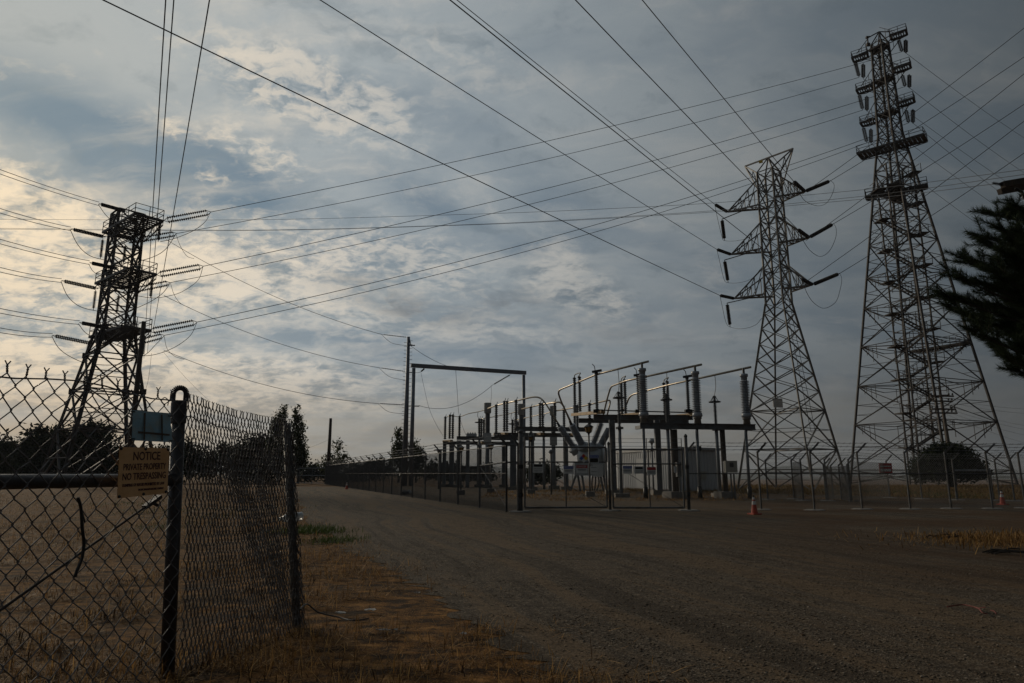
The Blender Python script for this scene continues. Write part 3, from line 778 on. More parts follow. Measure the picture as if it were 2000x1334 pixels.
tp.bar(a_, P(1738, 62, DB - 1), .1); tp.bar(a_, P(1693, 75, DB + 1), .1); BT.part('tower_head', tp)
bx = MB(); e = P(1694, 73, DB + 1); bx.box(e, (.35, .3, .2)); bx.bar(e, e - Vector((0, 0, 1.2)), .12); bx.box(e - Vector((0, 0, 1.0)), (.4, .3, .35)); BT.part('beacon_lamp', bx)
for px, py in ((1697, 467), (1824, 451), (1938, 807)):
    pass
BT.emit()

# --- insulator strings
ud = Vector((0, 0, 1))
for (ax, ay), (bx_, by), lab, kk in (((248, 413), (193, 398), 'top left facing string on the far left tower, upper of its level', 20),
        ((206, 463), (138, 447), 'left facing string on the far left tower, lower end of the top platform', 20),
        ((232, 525), (175, 513), 'left facing string on the far left tower, upper end of the middle platform', 20),
        ((192, 564), (120, 548), 'left facing string on the far left tower, lower end of the middle platform', 20),
        ((216, 641), (155, 630), 'left facing string on the far left tower, upper end of the lowest platform', 20),
        ((180, 671), (102, 655), 'left facing string on the far left tower, lower end of the lowest platform', 20)):
    string(lab, P(ax, ay, 59.5), P(bx_, by, 56.5), 19, .105, .15, 'dead end strings of the left tower')
for (ax, ay), (bx_, by), lab, da, db in (((320, 431), (412, 414), 'double right facing string at the near end of the top platform of the left tower', 55.5, 57),
        ((262, 470), (345, 456), 'double right facing string at the far end of the top platform of the left tower', 61, 62),
        ((306, 537), (397, 520), 'double right facing string at the near end of the middle platform of the left tower', 55.5, 57),
        ((255, 568), (332, 552), 'double right facing string at the far end of the middle platform of the left tower', 61, 62),
        ((292, 647), (385, 629), 'double right facing string at the near end of the lowest platform of the left tower', 55.5, 57),
        ((245, 675), (321, 655), 'double right facing string at the far end of the lowest platform of the left tower', 61, 62)):
    string(lab, P(ax, ay, da), P(bx_, by, db), 19, .13, .40, 'double strings of the left tower')
for (px, y0, y1, dd), lab in (((201, 466, 505, 61), 'hanging string under the left end of the top platform of the left tower'), ((187, 566, 605, 61), 'hanging string under the left end of the middle platform of the left tower'),
        ((173, 670, 710, 61), 'hanging string under the left end of the lowest platform of the left tower'), ((313, 432, 472, 55), 'hanging string under the right end of the top platform of the left tower'),
        ((298, 541, 582, 55), 'hanging string under the right end of the middle platform of the left tower'), ((283, 655, 695, 55), 'hanging string under the right end of the lowest platform of the left tower'),
        ((245, 478, 515, 58), 'hanging string inside the left tower below the top platform'), ((232, 575, 612, 58), 'hanging string inside the left tower below the middle platform')):
    a = P(px, y0, dd); string(lab, a, (a.x, a.y, ZP(y1, dd)), 15, .14, 0, 'hanging jumper strings of the left tower')
lvl = ('top', 'middle', 'lowest')
for i, ((ax, ay), (bx_, by)) in enumerate((((1421, 414), (1396, 399)), ((1428, 497), (1400, 487)), ((1434, 583), (1406, 577)))):
    string(f'thick string pulling left from the {lvl[i]} left arm of the middle tower', MIDTIPS[i][0], P(bx_, by, DM - 1.0), 22, .13, 0, 'strain strings of the middle tower')
for i, ((bx_, by), (cx_, cy_)) in enumerate((((1550, 354), (1622, 353)), ((1558, 448), (1628, 437)), ((1566, 545), (1640, 534)))):
    string(f'string pulling back left from the {lvl[i]} right arm of the middle tower', MIDTIPS[i][1], P(bx_, by, DM - 4.5), 22, .14, 0, 'strain strings of the middle tower')
    string(f'string pulling right from the {lvl[i]} right arm of the middle tower', MIDTIPS[i][1], P(cx_, cy_, DM - 0.5), 28, .15, 0, 'strain strings of the middle tower')
for i, ((ax, ay), (bx_, by)) in enumerate((((1410, 428), (1415, 469)), ((1415, 508), (1422, 551)), ((1420, 592), (1426, 638)))):
    a = P(ax, ay, DM + 1.5); b = P(bx_, by, DM + 1.2); string(f'beaded hanging string under the {lvl[i]} left arm of the middle tower', a, b, 15, .15, 0, 'hanging strings of the middle tower')
    tag(MB().bar(a, MIDTIPS[i][0].lerp(Vector((MT.c[0], MT.c[1], MIDTIPS[i][0].z)), .42) - Vector((0, 0, .12)), .06).build('jumper_strut', TWM), f'thin strut carrying the beaded string under the {lvl[i]} left arm', 'strut')
bt = (('top', ((1670, 120), (1678, 150)), ((1686, 124), (1686, 153)), ((1755, 78), (1762, 101)), ((1769, 77), (1769, 104))),
      ('second', ((1678, 184), (1685, 214)), ((1693, 187), (1693, 217)), ((1762, 146), (1768, 169)), ((1776, 145), (1776, 172))),
      ('third', ((1686, 248), (1693, 278)), ((1701, 251), (1701, 280)), ((1769, 214), (1775, 240)), ((1783, 213), (1783, 241))))
for tier, *ss in bt:
    for j, (a, b) in enumerate(ss):
        dd = DB + (2.2 if j < 2 else -2.2); sd_ = 'left' if j < 2 else 'right'; io = ('outer slanted', 'inner upright')[j % 2] if j < 2 else ('inner slanted', 'outer upright')[j % 2]
        string(f'{io} string under the {sd_} platform of the {tier} tier of the tallest tower', P(*a, dd), P(*b, dd + .4), 14, .15, .34, 'suspension strings of the tallest tower', sep=Vector((1, .4, 0)))

# ------------------------------------------------------------------ poles and the line frame
LP_ = thing('steel_pole', 'tall grey steel pole with step bolts standing inside the left fence', 'pole', VX(793, 948, 66, 0))
b0, t0 = VX(798, 800, 66, 0), VX(798, 658, 66, ZP(658, 66)); b0 = Vector((t0.x, 66, 0))
mb = MB(); mb.tube([b0, b0.lerp(t0, .5), t0], [.29, .22, .15], 12); mb.build('shaft', POLEG, LP_, True)
mb = MB()
for z in np.arange(3, t0.z - .3, .38):
    for s_ in (-1, 1): mb.bar((b0.x, 66, z + s_ * .09), (b0.x + .42 * s_, 66 - .1, z + s_ * .09), .035)
mb.build('step_bolts', POLEG, LP_)
mb = MB()
for py, l in ((675, .7), (728, .6), (793, 1.3)):
    z = ZP(py, 66); mb.bar((b0.x - .1, 66, z), (b0.x + l, 65.6, z - .05), .1)
mb.build('line_arm', POLEG, LP_)
FRM = thing('line_frame', 'grey steel goalpost frame with a long beam next to the tall pole', 'line frame', VX(803, 948, 66.0, 0))
fa, fb = VX(806, 800, 65.4, 0), VX(1023, 800, 69.5, 0); za, zb_ = ZP(714, 65.4), ZP(728, 69.5)
for q, z in ((fa, za), (fb, zb_)):
    MB().tube([q, q + Vector((0, 0, z - .25))], [.21, .17], 10).build('post', POLEG, FRM, True)
d_ = (Vector((fb.x, fb.y, zb_)) - Vector((fa.x, fa.y, za))).normalized()
MB().bar(Vector((fa.x, fa.y, za)) - d_ * .3, Vector((fb.x, fb.y, zb_)) + d_ * .25, .3, .38).build('beam', POLEG, FRM)
def wood_pole(label, px, ytop, d, r, z0=0, arms=(), m=WOOD, lean=0.0, name='utility_pole'):
    t = VX(px, ytop, d, ZP(ytop, d)); b = Vector((t.x + lean, d, z0)); th_ = thing(name, label, 'pole', b)
    MB().tube([b, b.lerp(t, .5), t], [r * 1.2, r, r * .8], 10).build('shaft', m, th_, True)
    for py, L_, an in arms:
        z = ZP(py, d); c = Vector((t.x, d - r * 1.1, z)); dv = Vector((math.cos(an), math.sin(an), 0))
        a = MB().bar(c - dv * L_ / 2, c + dv * L_ / 2, .11, .14).build('crossarm', m, th_)
        pins = MB()
        for q in (-.46, -.3, .3, .46):
            e = c + dv * L_ * q; pins.tube([e, e + Vector((0, 0, .14))], .03, 5); pins.lathe(e + Vector((0, 0, .12)), e + Vector((0, 0, .3)), [(0, .05), (.3, .1), (.6, .07), (1, .04)], 8)
        pins.build('pin_insulator', PORD, a)
    return th_
wood_pole('bare dark wooden pole standing alone left of the substation fence', 646, 817, 80, .2)
wood_pole('dark wooden pole standing against the right side of the left lattice tower', 281, 628, 50, .19)
wood_pole('weathered wooden utility pole with four crossarms behind the round tree', 1837, 771, 62, .16, -1, ((774, 2.3, .1), (784, 2.0, .1), (799.5, 2.4, .1), (807, 2.6, .1)), POLEW, .35)
UP = wood_pole('dark wooden pole with a heavy crossarm cut by the right picture edge above the pine', 2120, 330, 13, .17, 0, (), WOOD)
a = P(1958, 361, 12.4); b = P(2210, 318, 13.3); MB().bar(a, b, .10, .12).build('crossarm', WOOD, UP); MB().bar(a + Vector((.12, .26, -.03)), b + Vector((0, .26, -.03)), .09, .11).build('crossarm', WOOD, UP)
string('slim dark string at the left tip of the crossarm above the pine', a, P(1937, 357, 12.5), 7, .035)
mb = MB(); e = P(1983, 368, 12.4); mb.tube([e, e + Vector((.12, 0, -.08)), e + Vector((.14, 0, -.22))], .03, 6); mb.build('hook', BLACK, UP)
t_ = thing('cutout_fuse', 'small fuse cutout with a bracket in front of the pine top under the crossarm', 'fuse', P(1976, 414, 12.4))
MB().sheds(P(1970, 396, 12.4), P(1976, 416, 12.4), .03, .055, 5, 8).build('insulator', PORD, t_); MB().bar(P(1975, 411, 12.4), P(2030, 400, 12.6), .05).build('bracket', BLACK, t_)

# ------------------------------------------------------------------ power lines
def pl(label, a, b, sag=.6, r=.02, group=None, n=28): return wire(label, catenary(a, b, sag, n), r, group)
GR = 'lines between the left tower and the tallest tower'
for (a, da), (b, db), lab, sg in ((((412, 414), 57), ((1762, 101), DB - 2), 'top line from the left tower to the top tier of the tallest tower', .8), (((345, 456), 62), ((1678, 151), DB + 2), 'second line down from the left tower to the tallest tower, top tier', 1.2),
        (((397, 520), 57), ((1768, 169), DB - 2), 'third line down from the left tower to the second tier of the tallest tower', 1.1), (((332, 552), 62), ((1685, 215), DB + 2), 'fourth line down from the left tower to the second tier of the tallest tower', 1.3),
        (((385, 629), 57), ((1775, 240), DB - 2), 'fifth line down from the left tower to the third tier of the tallest tower', 1.5), (((321, 655), 62), ((1693, 279), DB + 2), 'lowest line from the left tower to the third tier of the tallest tower', 1.7)):
    pl(lab, P(*a, da), P(*b, db), sg, .028, GR, 40)
def extend(a, b, k): return a + (b - a) * k
# overhead lines from the middle tower, over the camera
for (a, da), b, lab in ((((1396, 399), DM - 1), (905, 0), 'line from the top left arm of the middle tower running overhead'), (((1400, 487), DM - 1), (645, 0), 'line from the middle left arm of the middle tower running overhead'), (((1406, 577), DM - 1), (235, 0), 'line from the lowest left arm of the middle tower running overhead'),
        (((1550, 354), DM - 4.5), (1262, 0), 'line from the top right arm of the middle tower running overhead'), (((1558, 448), DM - 4.5), (1135, 0), 'line from the middle right arm of the middle tower running overhead'), (((1566, 545), DM - 4.5), (898, 0), 'line from the lowest right arm of the middle tower running overhead')):
    p0 = P(*a, da); q = P(*b, 10.0); zq = p0.z + .0
    dq = 10.0 * (zq - CAMZ) / (q.z - CAMZ); q = P(*b, dq)
    wire(lab, catenary(p0, extend(p0, q, 2.2), .25, 60), .024, 'overhead lines of the middle tower')
# bundles going left from the left tower
for (bx_, by), (ex, ey), lab in (((193, 398), (0, 326), 'upper of the top pair'), ((138, 447), (0, 402), 'lower of the top pair'), ((175, 513), (0, 462), 'upper of the middle pair'), ((120, 548), (0, 517), 'lower of the middle pair'), ((155, 630), (0, 597), 'upper of the lowest pair'), ((102, 655), (0, 635), 'lower of the lowest pair')):
    p0 = P(bx_, by, 56.5); q = P(ex, ey, 45.0)
    for s_, w_ in ((.16, 'upper'), (-.16, 'lower')):
        o = Vector((0, 0, s_)); wire(f'{w_} twin wire leaving left from the left tower, {lab}', catenary(p0 + o, extend(p0, q, 2.0) + o, .35, 24), .024, 'twin wires leaving left')
# jumpers
for pts, lab in ((((192, 399, 56.5), (205, 418, 57), (222, 435, 57.5), (238, 450, 58)), 'short jumper at the upper left string of the top level'),
        (((137, 448, 56.5), (152, 478, 57), (173, 498, 58), (200, 507, 60), (240, 514, 60), (290, 505, 58), (322, 488, 60), (343, 458, 62)), 'long sagging jumper below the top platform of the left tower'),
        (((119, 549, 56.5), (132, 578, 57), (155, 598, 58), (187, 607, 60), (230, 612, 60), (280, 596, 59), (315, 575, 60), (331, 555, 62)), 'long sagging jumper below the middle platform of the left tower'),
        (((101, 656, 56.5), (115, 680, 57), (140, 698, 58), (173, 710, 60), (230, 712, 60), (280, 695, 59), (305, 672, 60), (320, 657, 62)), 'long sagging jumper below the lowest platform of the left tower'),
        (((410, 416, 57), (400, 434, 56.5), (375, 452, 56), (340, 466, 55.5), (313, 472, 55)), 'jumper loop at the right double string of the top platform'),
        (((396, 522, 57), (386, 548, 56.5), (355, 570, 56), (325, 579, 55.5), (298, 582, 55), (270, 578, 57)), 'jumper loop at the right double string of the middle platform'),
        (((384, 631, 57), (372, 655, 56.5), (345, 676, 56), (312, 690, 55.5), (283, 695, 55), (262, 692, 57)), 'jumper loop at the right double string of the lowest platform'),
        (((173, 515, 56.5), (182, 530, 57), (198, 540, 57.5)), 'short jumper at the upper left string of the middle level'), (((153, 632, 56.5), (165, 648, 57), (178, 657, 57.5)), 'short jumper at the upper left string of the lowest level'),
        (((344, 458, 62), (352, 480, 62), (365, 500, 62), (379, 505, 62)), 'thin tap loop dropping from the top right string'), (((333, 553, 62), (340, 575, 62), (352, 592, 62), (370, 601, 62)), 'thin tap loop dropping from the middle right string'), (((321, 657, 62), (326, 680, 62), (340, 695, 62), (360, 702, 62)), 'thin tap loop dropping from the lowest right string')):
    wire(lab, spline([P(*q) for q in pts], 8), .028 if 'tap' not in lab else .02, 'jumper wires of the left tower', 'jumper_wire', cat='jumper wire')
for i, pts in enumerate((((1622, 353, 49.5), (1629, 360, 49.5), (1627, 375, 49), (1616, 395, 48.5), (1600, 402, 48), (1580, 397, 47), (1566, 385, 46), (1550, 354, 45.5)), ((1628, 437, 49.5), (1633, 446, 49.5), (1632, 465, 49), (1620, 490, 48.5), (1602, 501, 48), (1583, 490, 47), (1570, 472, 46), (1558, 448, 45.5)), ((1640, 534, 49.5), (1644, 545, 49.5), (1641, 565, 49), (1632, 590, 48.5), (1610, 602, 48), (1590, 592, 47), (1576, 572, 46), (1566, 545, 45.5)))):
    wire(f'hanging jumper loop below the {lvl[i]} right arm of the middle tower', spline([P(*q) for q in pts], 8), .018, 'jumper loops of the middle tower', 'jumper_wire', cat='jumper wire')
for i, pts in enumerate((((1396, 399, 49), (1400, 420, 49.5), (1410, 462, 50.5), (1416, 470, 51.2), (1440, 470, 50), (1465, 462, 49), (1483, 438, 48.5), (1515, 400, 47), (1550, 354, 45.5)), ((1400, 487, 49), (1405, 508, 49.5), (1414, 545, 50.5), (1422, 552, 51.2), (1445, 552, 50), (1470, 543, 49), (1490, 520, 48.5), (1525, 490, 47), (1558, 448, 45.5)), ((1406, 577, 49), (1411, 600, 49.5), (1418, 630, 50.5), (1427, 639, 51.2), (1450, 642, 50), (1475, 635, 49), (1492, 618, 48.5), (1530, 590, 47), (1566, 545, 45.5)))):
    wire(f'jumper wire looping under the {lvl[i]} left arm of the middle tower', spline([P(*q) for q in pts], 8), .016, 'jumper loops of the middle tower', 'jumper_wire', cat='jumper wire')
# middle tower to the upper right, through the tall tower
for (a, b, lab) in (((1622, 353), (2000, 98), 'upper'), ((1628, 437), (2000, 190), 'middle'), ((1640, 534), (2000, 285), 'lowest')):
    p0 = P(*a, 49.5); q = P(*b, 44.0); wire(f'{lab} line climbing right from the middle tower past the tallest tower', catenary(p0, extend(p0, q, 1.8), .5, 30), .022, 'lines from the middle tower to the right')
for (a, b, lab) in (((1566, 380), (2000, 41), 'upper'), ((1574, 470), (2000, 130), 'middle'), ((1560, 560), (2000, 222), 'lowest')):
    p0 = P(*a, 50); q = P(*b, 42.0); wire(f'{lab} line climbing right from behind the middle tower', catenary(p0, extend(p0, q, 1.8), .5, 30), .022, 'lines from the middle tower to the right')
for (a, da, b, lab) in (((1770, 104), DB - 2, (2000, 262), 'top right'), ((1777, 172), DB - 2, (2000, 330), 'second right'), ((1784, 241), DB - 2, (2000, 402), 'third right'), ((1686, 154), DB + 2, (2000, 371), 'top left'), ((1694, 217), DB + 2, (2000, 432), 'second left'), ((1702, 281), DB + 2, (2000, 494), 'third left')):
    p0 = P(*a, da); q = P(*b, 105.0); wire(f'line falling to the right from the {lab} strings of the tallest tower', catenary(p0, extend(p0, q, 1.6), .8, 24), .028, 'lines leaving the tallest tower')
# lines from the right hand pole across the whole picture
for (a, mid, c_, lab) in (((2040, 326), (1410, 412), (0, 429), 'upper'), ((2020, 338), (1090, 431), (0, 447), 'middle'), ((1945, 359), (1090, 434), (0, 451), 'lowest')):
    pts = [P(*a, 13), P(1640, {'upper': 375, 'middle': 388, 'lowest': 393}[lab], 30), P(1300, {'upper': 402, 'middle': 418, 'lowest': 420}[lab], 48), P(900, {'upper': 419, 'middle': 439, 'lowest': 440}[lab], 68), P(450, {'upper': 429.5, 'middle': 449.5, 'lowest': 450.5}[lab], 88), P(-60, {'upper': 428, 'middle': 445, 'lowest': 447}[lab], 110)]
    wire(f'{lab} of three thin lines running across the sky from the right hand crossarm', spline(pts, 10), [.006 + .0004 * i for i in range(51)], 'distribution lines across the sky')
# vertical-looking lines to the wooden pole by the left tower
for (a, b, lab, r) in (((326, 0), (281, 700), 'left', .013), ((341, 0), (288, 690), 'middle', .013), ((405, 0), (300, 640), 'right and thickest', .016)):
    p0 = P(*b, 50); zq = p0.z + 1.5; q = P(*a, 10.0); dq = 10 * (zq - CAMZ) / (q.z - CAMZ); q = P(*a, dq)
    wire(f'{lab} of the steep overhead lines coming down to the wooden pole', catenary(p0, extend(p0, q, 1.9), .9 if lab[0] == 'r' else .6, 60), r, 'steep lines to the wooden pole')
wire('thin double guy line slanting down right from the left tower', catenary(P(318, 686, 60), P(430, 800, 70), .3), .012)
wire('slack service drop beside the wooden pole', spline([P(296, 690, 50), P(290, 740, 50), P(283, 765, 50)]), .012)
# lines to the steel pole
for i, ((a, b, c_, lab)) in enumerate((((325, 468), (745, 653), (797, 659), 'top'), ((320, 577), (740, 718), (795, 726), 'middle'), ((320, 684), (738, 788), (793, 791), 'lowest'))):
    A, B, C_ = P(*a, 62), P(*b, 65.6), P(*c_, 66)
    pl(f'{lab} line drooping from the left tower to the tall steel pole', A, B, .9, .022, 'lines to the steel pole')
    string(f'slim strain string at the {lab} attachment of the tall steel pole', C_, B, 14, .06, 0, 'strain strings of the steel pole')
    wire(f'short jumper under the {lab} string of the steel pole', spline([B, B.lerp(C_, .4) + Vector((0, 0, -.75)), C_ + Vector((0, 0, -.85))]), .018)
pt = P(803, 676, 65.7)
string('dark strain link on the right of the steel pole top', P(800, 662, 66), pt, 6, .06)
pl('line from the steel pole top down to the frame beam', pt, P(886, 719, 67), .25, .02)
wire('short line from the steel pole to the left end of the frame beam', spline([P(795, 727, 66), P(815, 728, 65.8), P(822, 726, 65.6)]), .02)
string('angled string at the left end of the frame beam', P(829, 720, 65.8), P(822, 726, 65.3), 6, .08); string('flat string under the middle of the frame beam', P(915, 724, 67.3), P(890, 722, 67.0), 10, .08)
string('long string at the right end of the frame beam', P(998, 731, 69), P(962, 752, 67.5), 14, .08)
pl('drooping line from the lowest pole arm to the right end of the frame', P(818, 792, 65.6), P(962, 752, 67.5), 1.1, .02)
wire('drop wire from the left of the frame beam to the far switch stand', spline([P(822, 727, 65.4), P(829, 760, 65), P(838, 797, 64.5), P(850, 825, 64), P(865, 851, 62)]), .018)
wire('drop wire from the middle of the frame beam to the far switch stand', spline([P(890, 722, 67), P(893, 765, 66), P(897, 812, 63), P(910, 850, 60)]), .018)
wire('drop wire from the right string of the frame to the instrument transformer', spline([P(959, 753, 67.5), P(960, 770, 62), P(958, 790, 58)]), .016)
pl('pair of thin lines between the lone pole and the trees', P(645, 857, 80), P(560, 884, 95), .3, .014)
for i, y in enumerate((785, 795, 828, 836, 850, 870)): pl(('highest', 'second', 'third', 'fourth', 'fifth', 'lowest')[i] + ' of the faint far lines beyond the tallest tower on the right', P(1845, 778 + 6 * i, 64), P(2080, y + 12, 90), .5, .012, 'faint far lines on the right')

# ------------------------------------------------------------------ substation
def stub(name, label, cat, base, group=None): return thing(name, label, cat, (base.x, base.y, 0), group)
def ibeam(mb, a, b, w, h):
    a, b = Vector(a), Vector(b); t = h * .1
    mb.bar(a + Vector((0, 0, h / 2 - t / 2)), b + Vector((0, 0, h / 2 - t / 2)), w, t); mb.bar(a - Vector((0, 0, h / 2 - t / 2)), b - Vector((0, 0, h / 2 - t / 2)), w, t)
    mb.bar(a, b, w * .2, h - 2 * t - .002); return mb
def hcol(mb, b, t, w):
    """an H section column"""
    b, t = Vector(b), Vector(t)
    for s_ in (-1, 1): mb.bar(b + Vector((s_ * w * .45, 0, 0)), t + Vector((s_ * w * .45, 0, 0)), w * .1, w, (0, 1, 0))
    mb.bar(b, t, w * .08, w * .78, (1, 0, 0)); return mb
AX = Vector((-.33, 1, 0)).normalized(); BX = Vector((1, .16, 0)).normalized()

# front cable stand
st = stub('cable_stand', 'nearest steel stand carrying three tall grey cable terminations', 'equipment stand', P(1317, 900, 33))
for py, dd in ((833, 32.0), (832.5, 33.3)):
    a = P(1250, py - 1.5, dd); b = P(1475, py + 1.5, dd + .15); ibeam(MB(), a, b, .22, .27).build('beam', BEAM, st)
for px in (1263, 1315, 1365, 1412, 1462):
    a = P(px, 832, 32.15); b = P(px, 832, 33.2); MB().bar(Vector((a.x, 32.13, a.z - .02)), Vector((a.x - .3, 33.2, a.z - .02)), .14, .16).build('cross_beam', BEAM, st)
zc = ZP(839, 32.6)
for px, w, mm in ((1316, .34, WOOD), (1411, .25, WOOD)):
    p = VX(px, 850, 32.6, 0); MB().tube([p, (p.x, p.y, zc)], w / 2, 12).build('column', mm, st, True)
for px, w in ((1316, .95), (1409, .75)):
    p = VX(px, 850, 32.6, 0); MB().box((p.x, p.y, .16), (w, w, .32), .2).build('concrete_footing', PADM, st)
ordn = ('leftmost', 'middle', 'rightmost')
BUSF = []
for i, (px, pt_, pb) in enumerate(((1258, 718, 826), (1363, 724, 827), (1459, 729, 828))):
    dd = 32.1; b = P(px, pb, dd); z = lambda y: ZP(y, dd); t = stub('cable_termination', f'{ordn[i]} of three tall ribbed grey porcelain cable terminations on the nearest stand', 'cable termination', b, 'cable terminations on the nearest stand')
    xy = lambda y: (b.x, b.y, z(y))
    MB().lathe(xy(pb), xy(pb - 13), [(0, .17), (.6, .15), (.65, .19), (1, .19)], 14).build('base_pedestal', PADM, t, True)
    MB().lathe(xy(pb - 13), xy(pb - 22), [(0, .21), (.15, .24), (.8, .22), (1, .17)], 14).build('bottom_flange', PORC, t, True)
    MB().sheds(xy(pb - 22), xy(pt_ + 14), .135, .225, 20, 16).build('porcelain_sheds', PORC, t)
    MB().lathe(xy(pt_ + 14), xy(pt_ + 1), [(0, .14), (.5, .15), (.55, .19), (.95, .19), (1, .12)], 14).build('top_cap', PORC, t, True)
    MB().bar(xy(pt_ + 2), xy(pt_ - 10), .09).build('terminal_stem', WIRE, t)
    c0 = Vector((b.x, b.y + .25, 0)); MB().tube([c0, (c0.x, c0.y, z(pb + 11))], .075, 8).build('riser_conduit', COLM, t, True)
    MB().tube([c0, c0 + Vector((0, 0, .55))], .11, 8).build('conduit_sleeve', BLACK, t, True)
    BUSF.append(Vector((b.x, b.y, z(pt_ - 11))))

# bus bars
def bus(label, pts, r=.055, n=8, rounded=True, m=BUS, name='bus_bar', cat='bus bar', grp='aluminium bus bars'):
    mb = MB(); mb.tube(spline(pts, n) if rounded else pts, r, 8); return tag(mb.build(name, m, None, True), label, cat, grp)
def corner_path(pts, rad=.45, n=6):
    """straight runs with rounded corners"""
    pts = [Vector(p) for p in pts]; out = [pts[0]]
    for i in range(1, len(pts) - 1):
        a, p, b = pts[i - 1], pts[i], pts[i + 1]; r1 = min(rad, (a - p).length * .45); r2 = min(rad, (b - p).length * .45)
        s0, s1 = p + (a - p).normalized() * r1, p + (b - p).normalized() * r2
        for j in range(n + 1): t = j / n; out.append((1 - t) ** 2 * s0 + 2 * t * (1 - t) * p + t * t * s1)
    out.append(pts[-1]); return out
f0, f1, f2 = P(1266, 706, 31.7), P(1370, 712, 31.7), P(1466, 717, 31.7)
bus('bus bar from the leftmost cable termination bending down to the breaker', corner_path([f0, P(1166, 731, 36), P(1123, 749, 39.8), P(1089, 763, 42.2), P(1095, 782, 43), P(1116, 826, 44.6)], .55), .055, rounded=False)
bus('bus bar from the middle cable termination bending down behind the nearest switch stand', corner_path([f1, P(1222, 744, 37.1), P(1193, 755, 40.5), P(1187, 775, 42), P(1175, 824, 45.2)], .5), .055, rounded=False)
bus('bus bar from the rightmost cable termination curving down to the breaker', corner_path([f2, P(1305, 752, 38.1), P(1230, 772, 42.5), P(1222, 795, 44), P(1191, 836, 46.3)], .7), .055, rounded=False)

# switch stands
def post_ins(par, px, yt, yb, dd, r=.13, k=16, m=PORM):
    b = P(px, yb, dd); z1 = ZP(yt, dd); a = Vector((b.x, b.y, b.z)); e = Vector((b.x, b.y, z1))
    o = MB().sheds(a, e, r * .55, r, k, 10).build('post_insulator', m, par)
    cp = MB(); cp.lathe(e, e + Vector((0, 0, .12)), [(0, r * .8), (.5, r), (1, r * .4)], 8); cp.build('cap', WIRE, o); return e
ss = stub('switch_stand', 'switch stand with tall insulators between the cable terminations and the breaker', 'switch stand', P(1240, 900, 37.4))
for py0, x0, x1, dd in ((814.5, 1159, 1353, 36.0), (821.5, 1130, 1345, 38.9)):
    ibeam(MB(), P(x0, py0, dd), P(x1, py0 + 1, dd + .1), .2, .26).build('beam', BEAM, ss)
for px in (1197, 1286):
    p = P(px, 900, 37.4); hcol(MB(), (p.x, p.y, 0), (p.x, p.y, ZP(820, 37.4)), .30).build('column', COLM, ss)
    MB().box((p.x, p.y, .14), (.85, .85, .28)).build('concrete_footing', PADM, ss)
tops = []
for (s1, pr) in (((1166, 730, 801, 36.0), ((1123, 741, 806, 39.6), (1133, 739, 804, 39.0))), ((1248, 737, 802, 36.0), ((1215, 748, 809, 39.3), (1222, 745, 808, 38.7))), ((1345, 740, 805, 36.2), ((1299, 751, 812, 39.0), (1306, 748, 810, 38.4)))):
    e = post_ins(ss, *s1, .11, 17); q = [post_ins(ss, *z_, .11, 16) for z_ in pr]
    a, b = P(s1[0] + 12, s1[2] + 4, s1[3] - .6), P(pr[0][0] - 4, pr[0][2] + 4, pr[0][3] + .3)
    MB().bar(a, b, .24, .16).build('switch_base', BASEB, ss)
    MB().bar(e + Vector((-.2, 0, .1)), e + Vector((.25, -.3, .14)), .1, .12).build('contact_jaw', BLACK, ss)
    MB().tube(spline([q[1] + Vector((-.1, 0, .05)), q[1] + Vector((.05, -.1, .3)), q[0] + Vector((.05, 0, .28)), q[0] + Vector((0, 0, .05))], 5), .03, 5).build('hinge_bracket', BLACK, ss)
    MB().tube([e + Vector((-.05, -.1, .1)), e + Vector((-.1, -.15, .38)), e + Vector((-.22, -.2, .5))], .022, 5).build('arcing_horn', WIRE, ss)
MB().tube([P(1168, 801, 35.8), P(1352, 806, 36.1)], .035, 6).build('operating_pipe', WIRE, ss)
for px in (1168, 1250, 1347): MB().box(P(px, 803, 35.9), (.5, .3, .16)).build('bearing_block', BLACK, ss)

# surge arresters
for i, (px, yl, yr, yb, lx, ly) in enumerate(((1210, 765, 777, 838, 1207, 722), (1304, 769, 781, 839, 1302, 725), (1399, 773, 785, 841, 1396, 731))):
    dd = 34.3; b = P(px, yb, dd); z = lambda y: ZP(y, dd)
    t = stub('surge_arrester', f'{ordn[i]} of three slim ringed surge arresters on their own pipe columns', 'surge arrester', b, 'surge arresters')
    MB().tube([(b.x, b.y, 0), (b.x, b.y, b.z)], .085, 10).build('column', COLM, t, True); MB().box((b.x, b.y, .1), (.7, .7, .2)).build('concrete_footing', PADM, t)
    MB().lathe(b, b + Vector((0, 0, .1)), [(0, .2), (1, .2)], 10).build('mount_plate', BEAM, t)
    MB().sheds(b + Vector((0, 0, .1)), (b.x, b.y, z(yl)), .045, .10, 26, 10).build('rubber_sheds', PORM, t)
    rg_ = MB(); rc = Vector((b.x, b.y, z(yr))); rg_.ring(rc, .27, .035)
    for a in range(4):
        an = a * math.pi / 2 + .4; rg_.tube([rc + Vector((math.cos(an) * .27, math.sin(an) * .27, 0)), (b.x + math.cos(an) * .05, b.y + math.sin(an) * .05, z(yl))], .015, 4)
    rg_.build('grading_ring', WIRE, t)
    MB().tube(spline([(b.x, b.y, z(yl)), P(px - 1, yl - 18, dd), P(lx, ly, 34.3)], 5), .016, 5).build('lead_wire', WIRE, t)

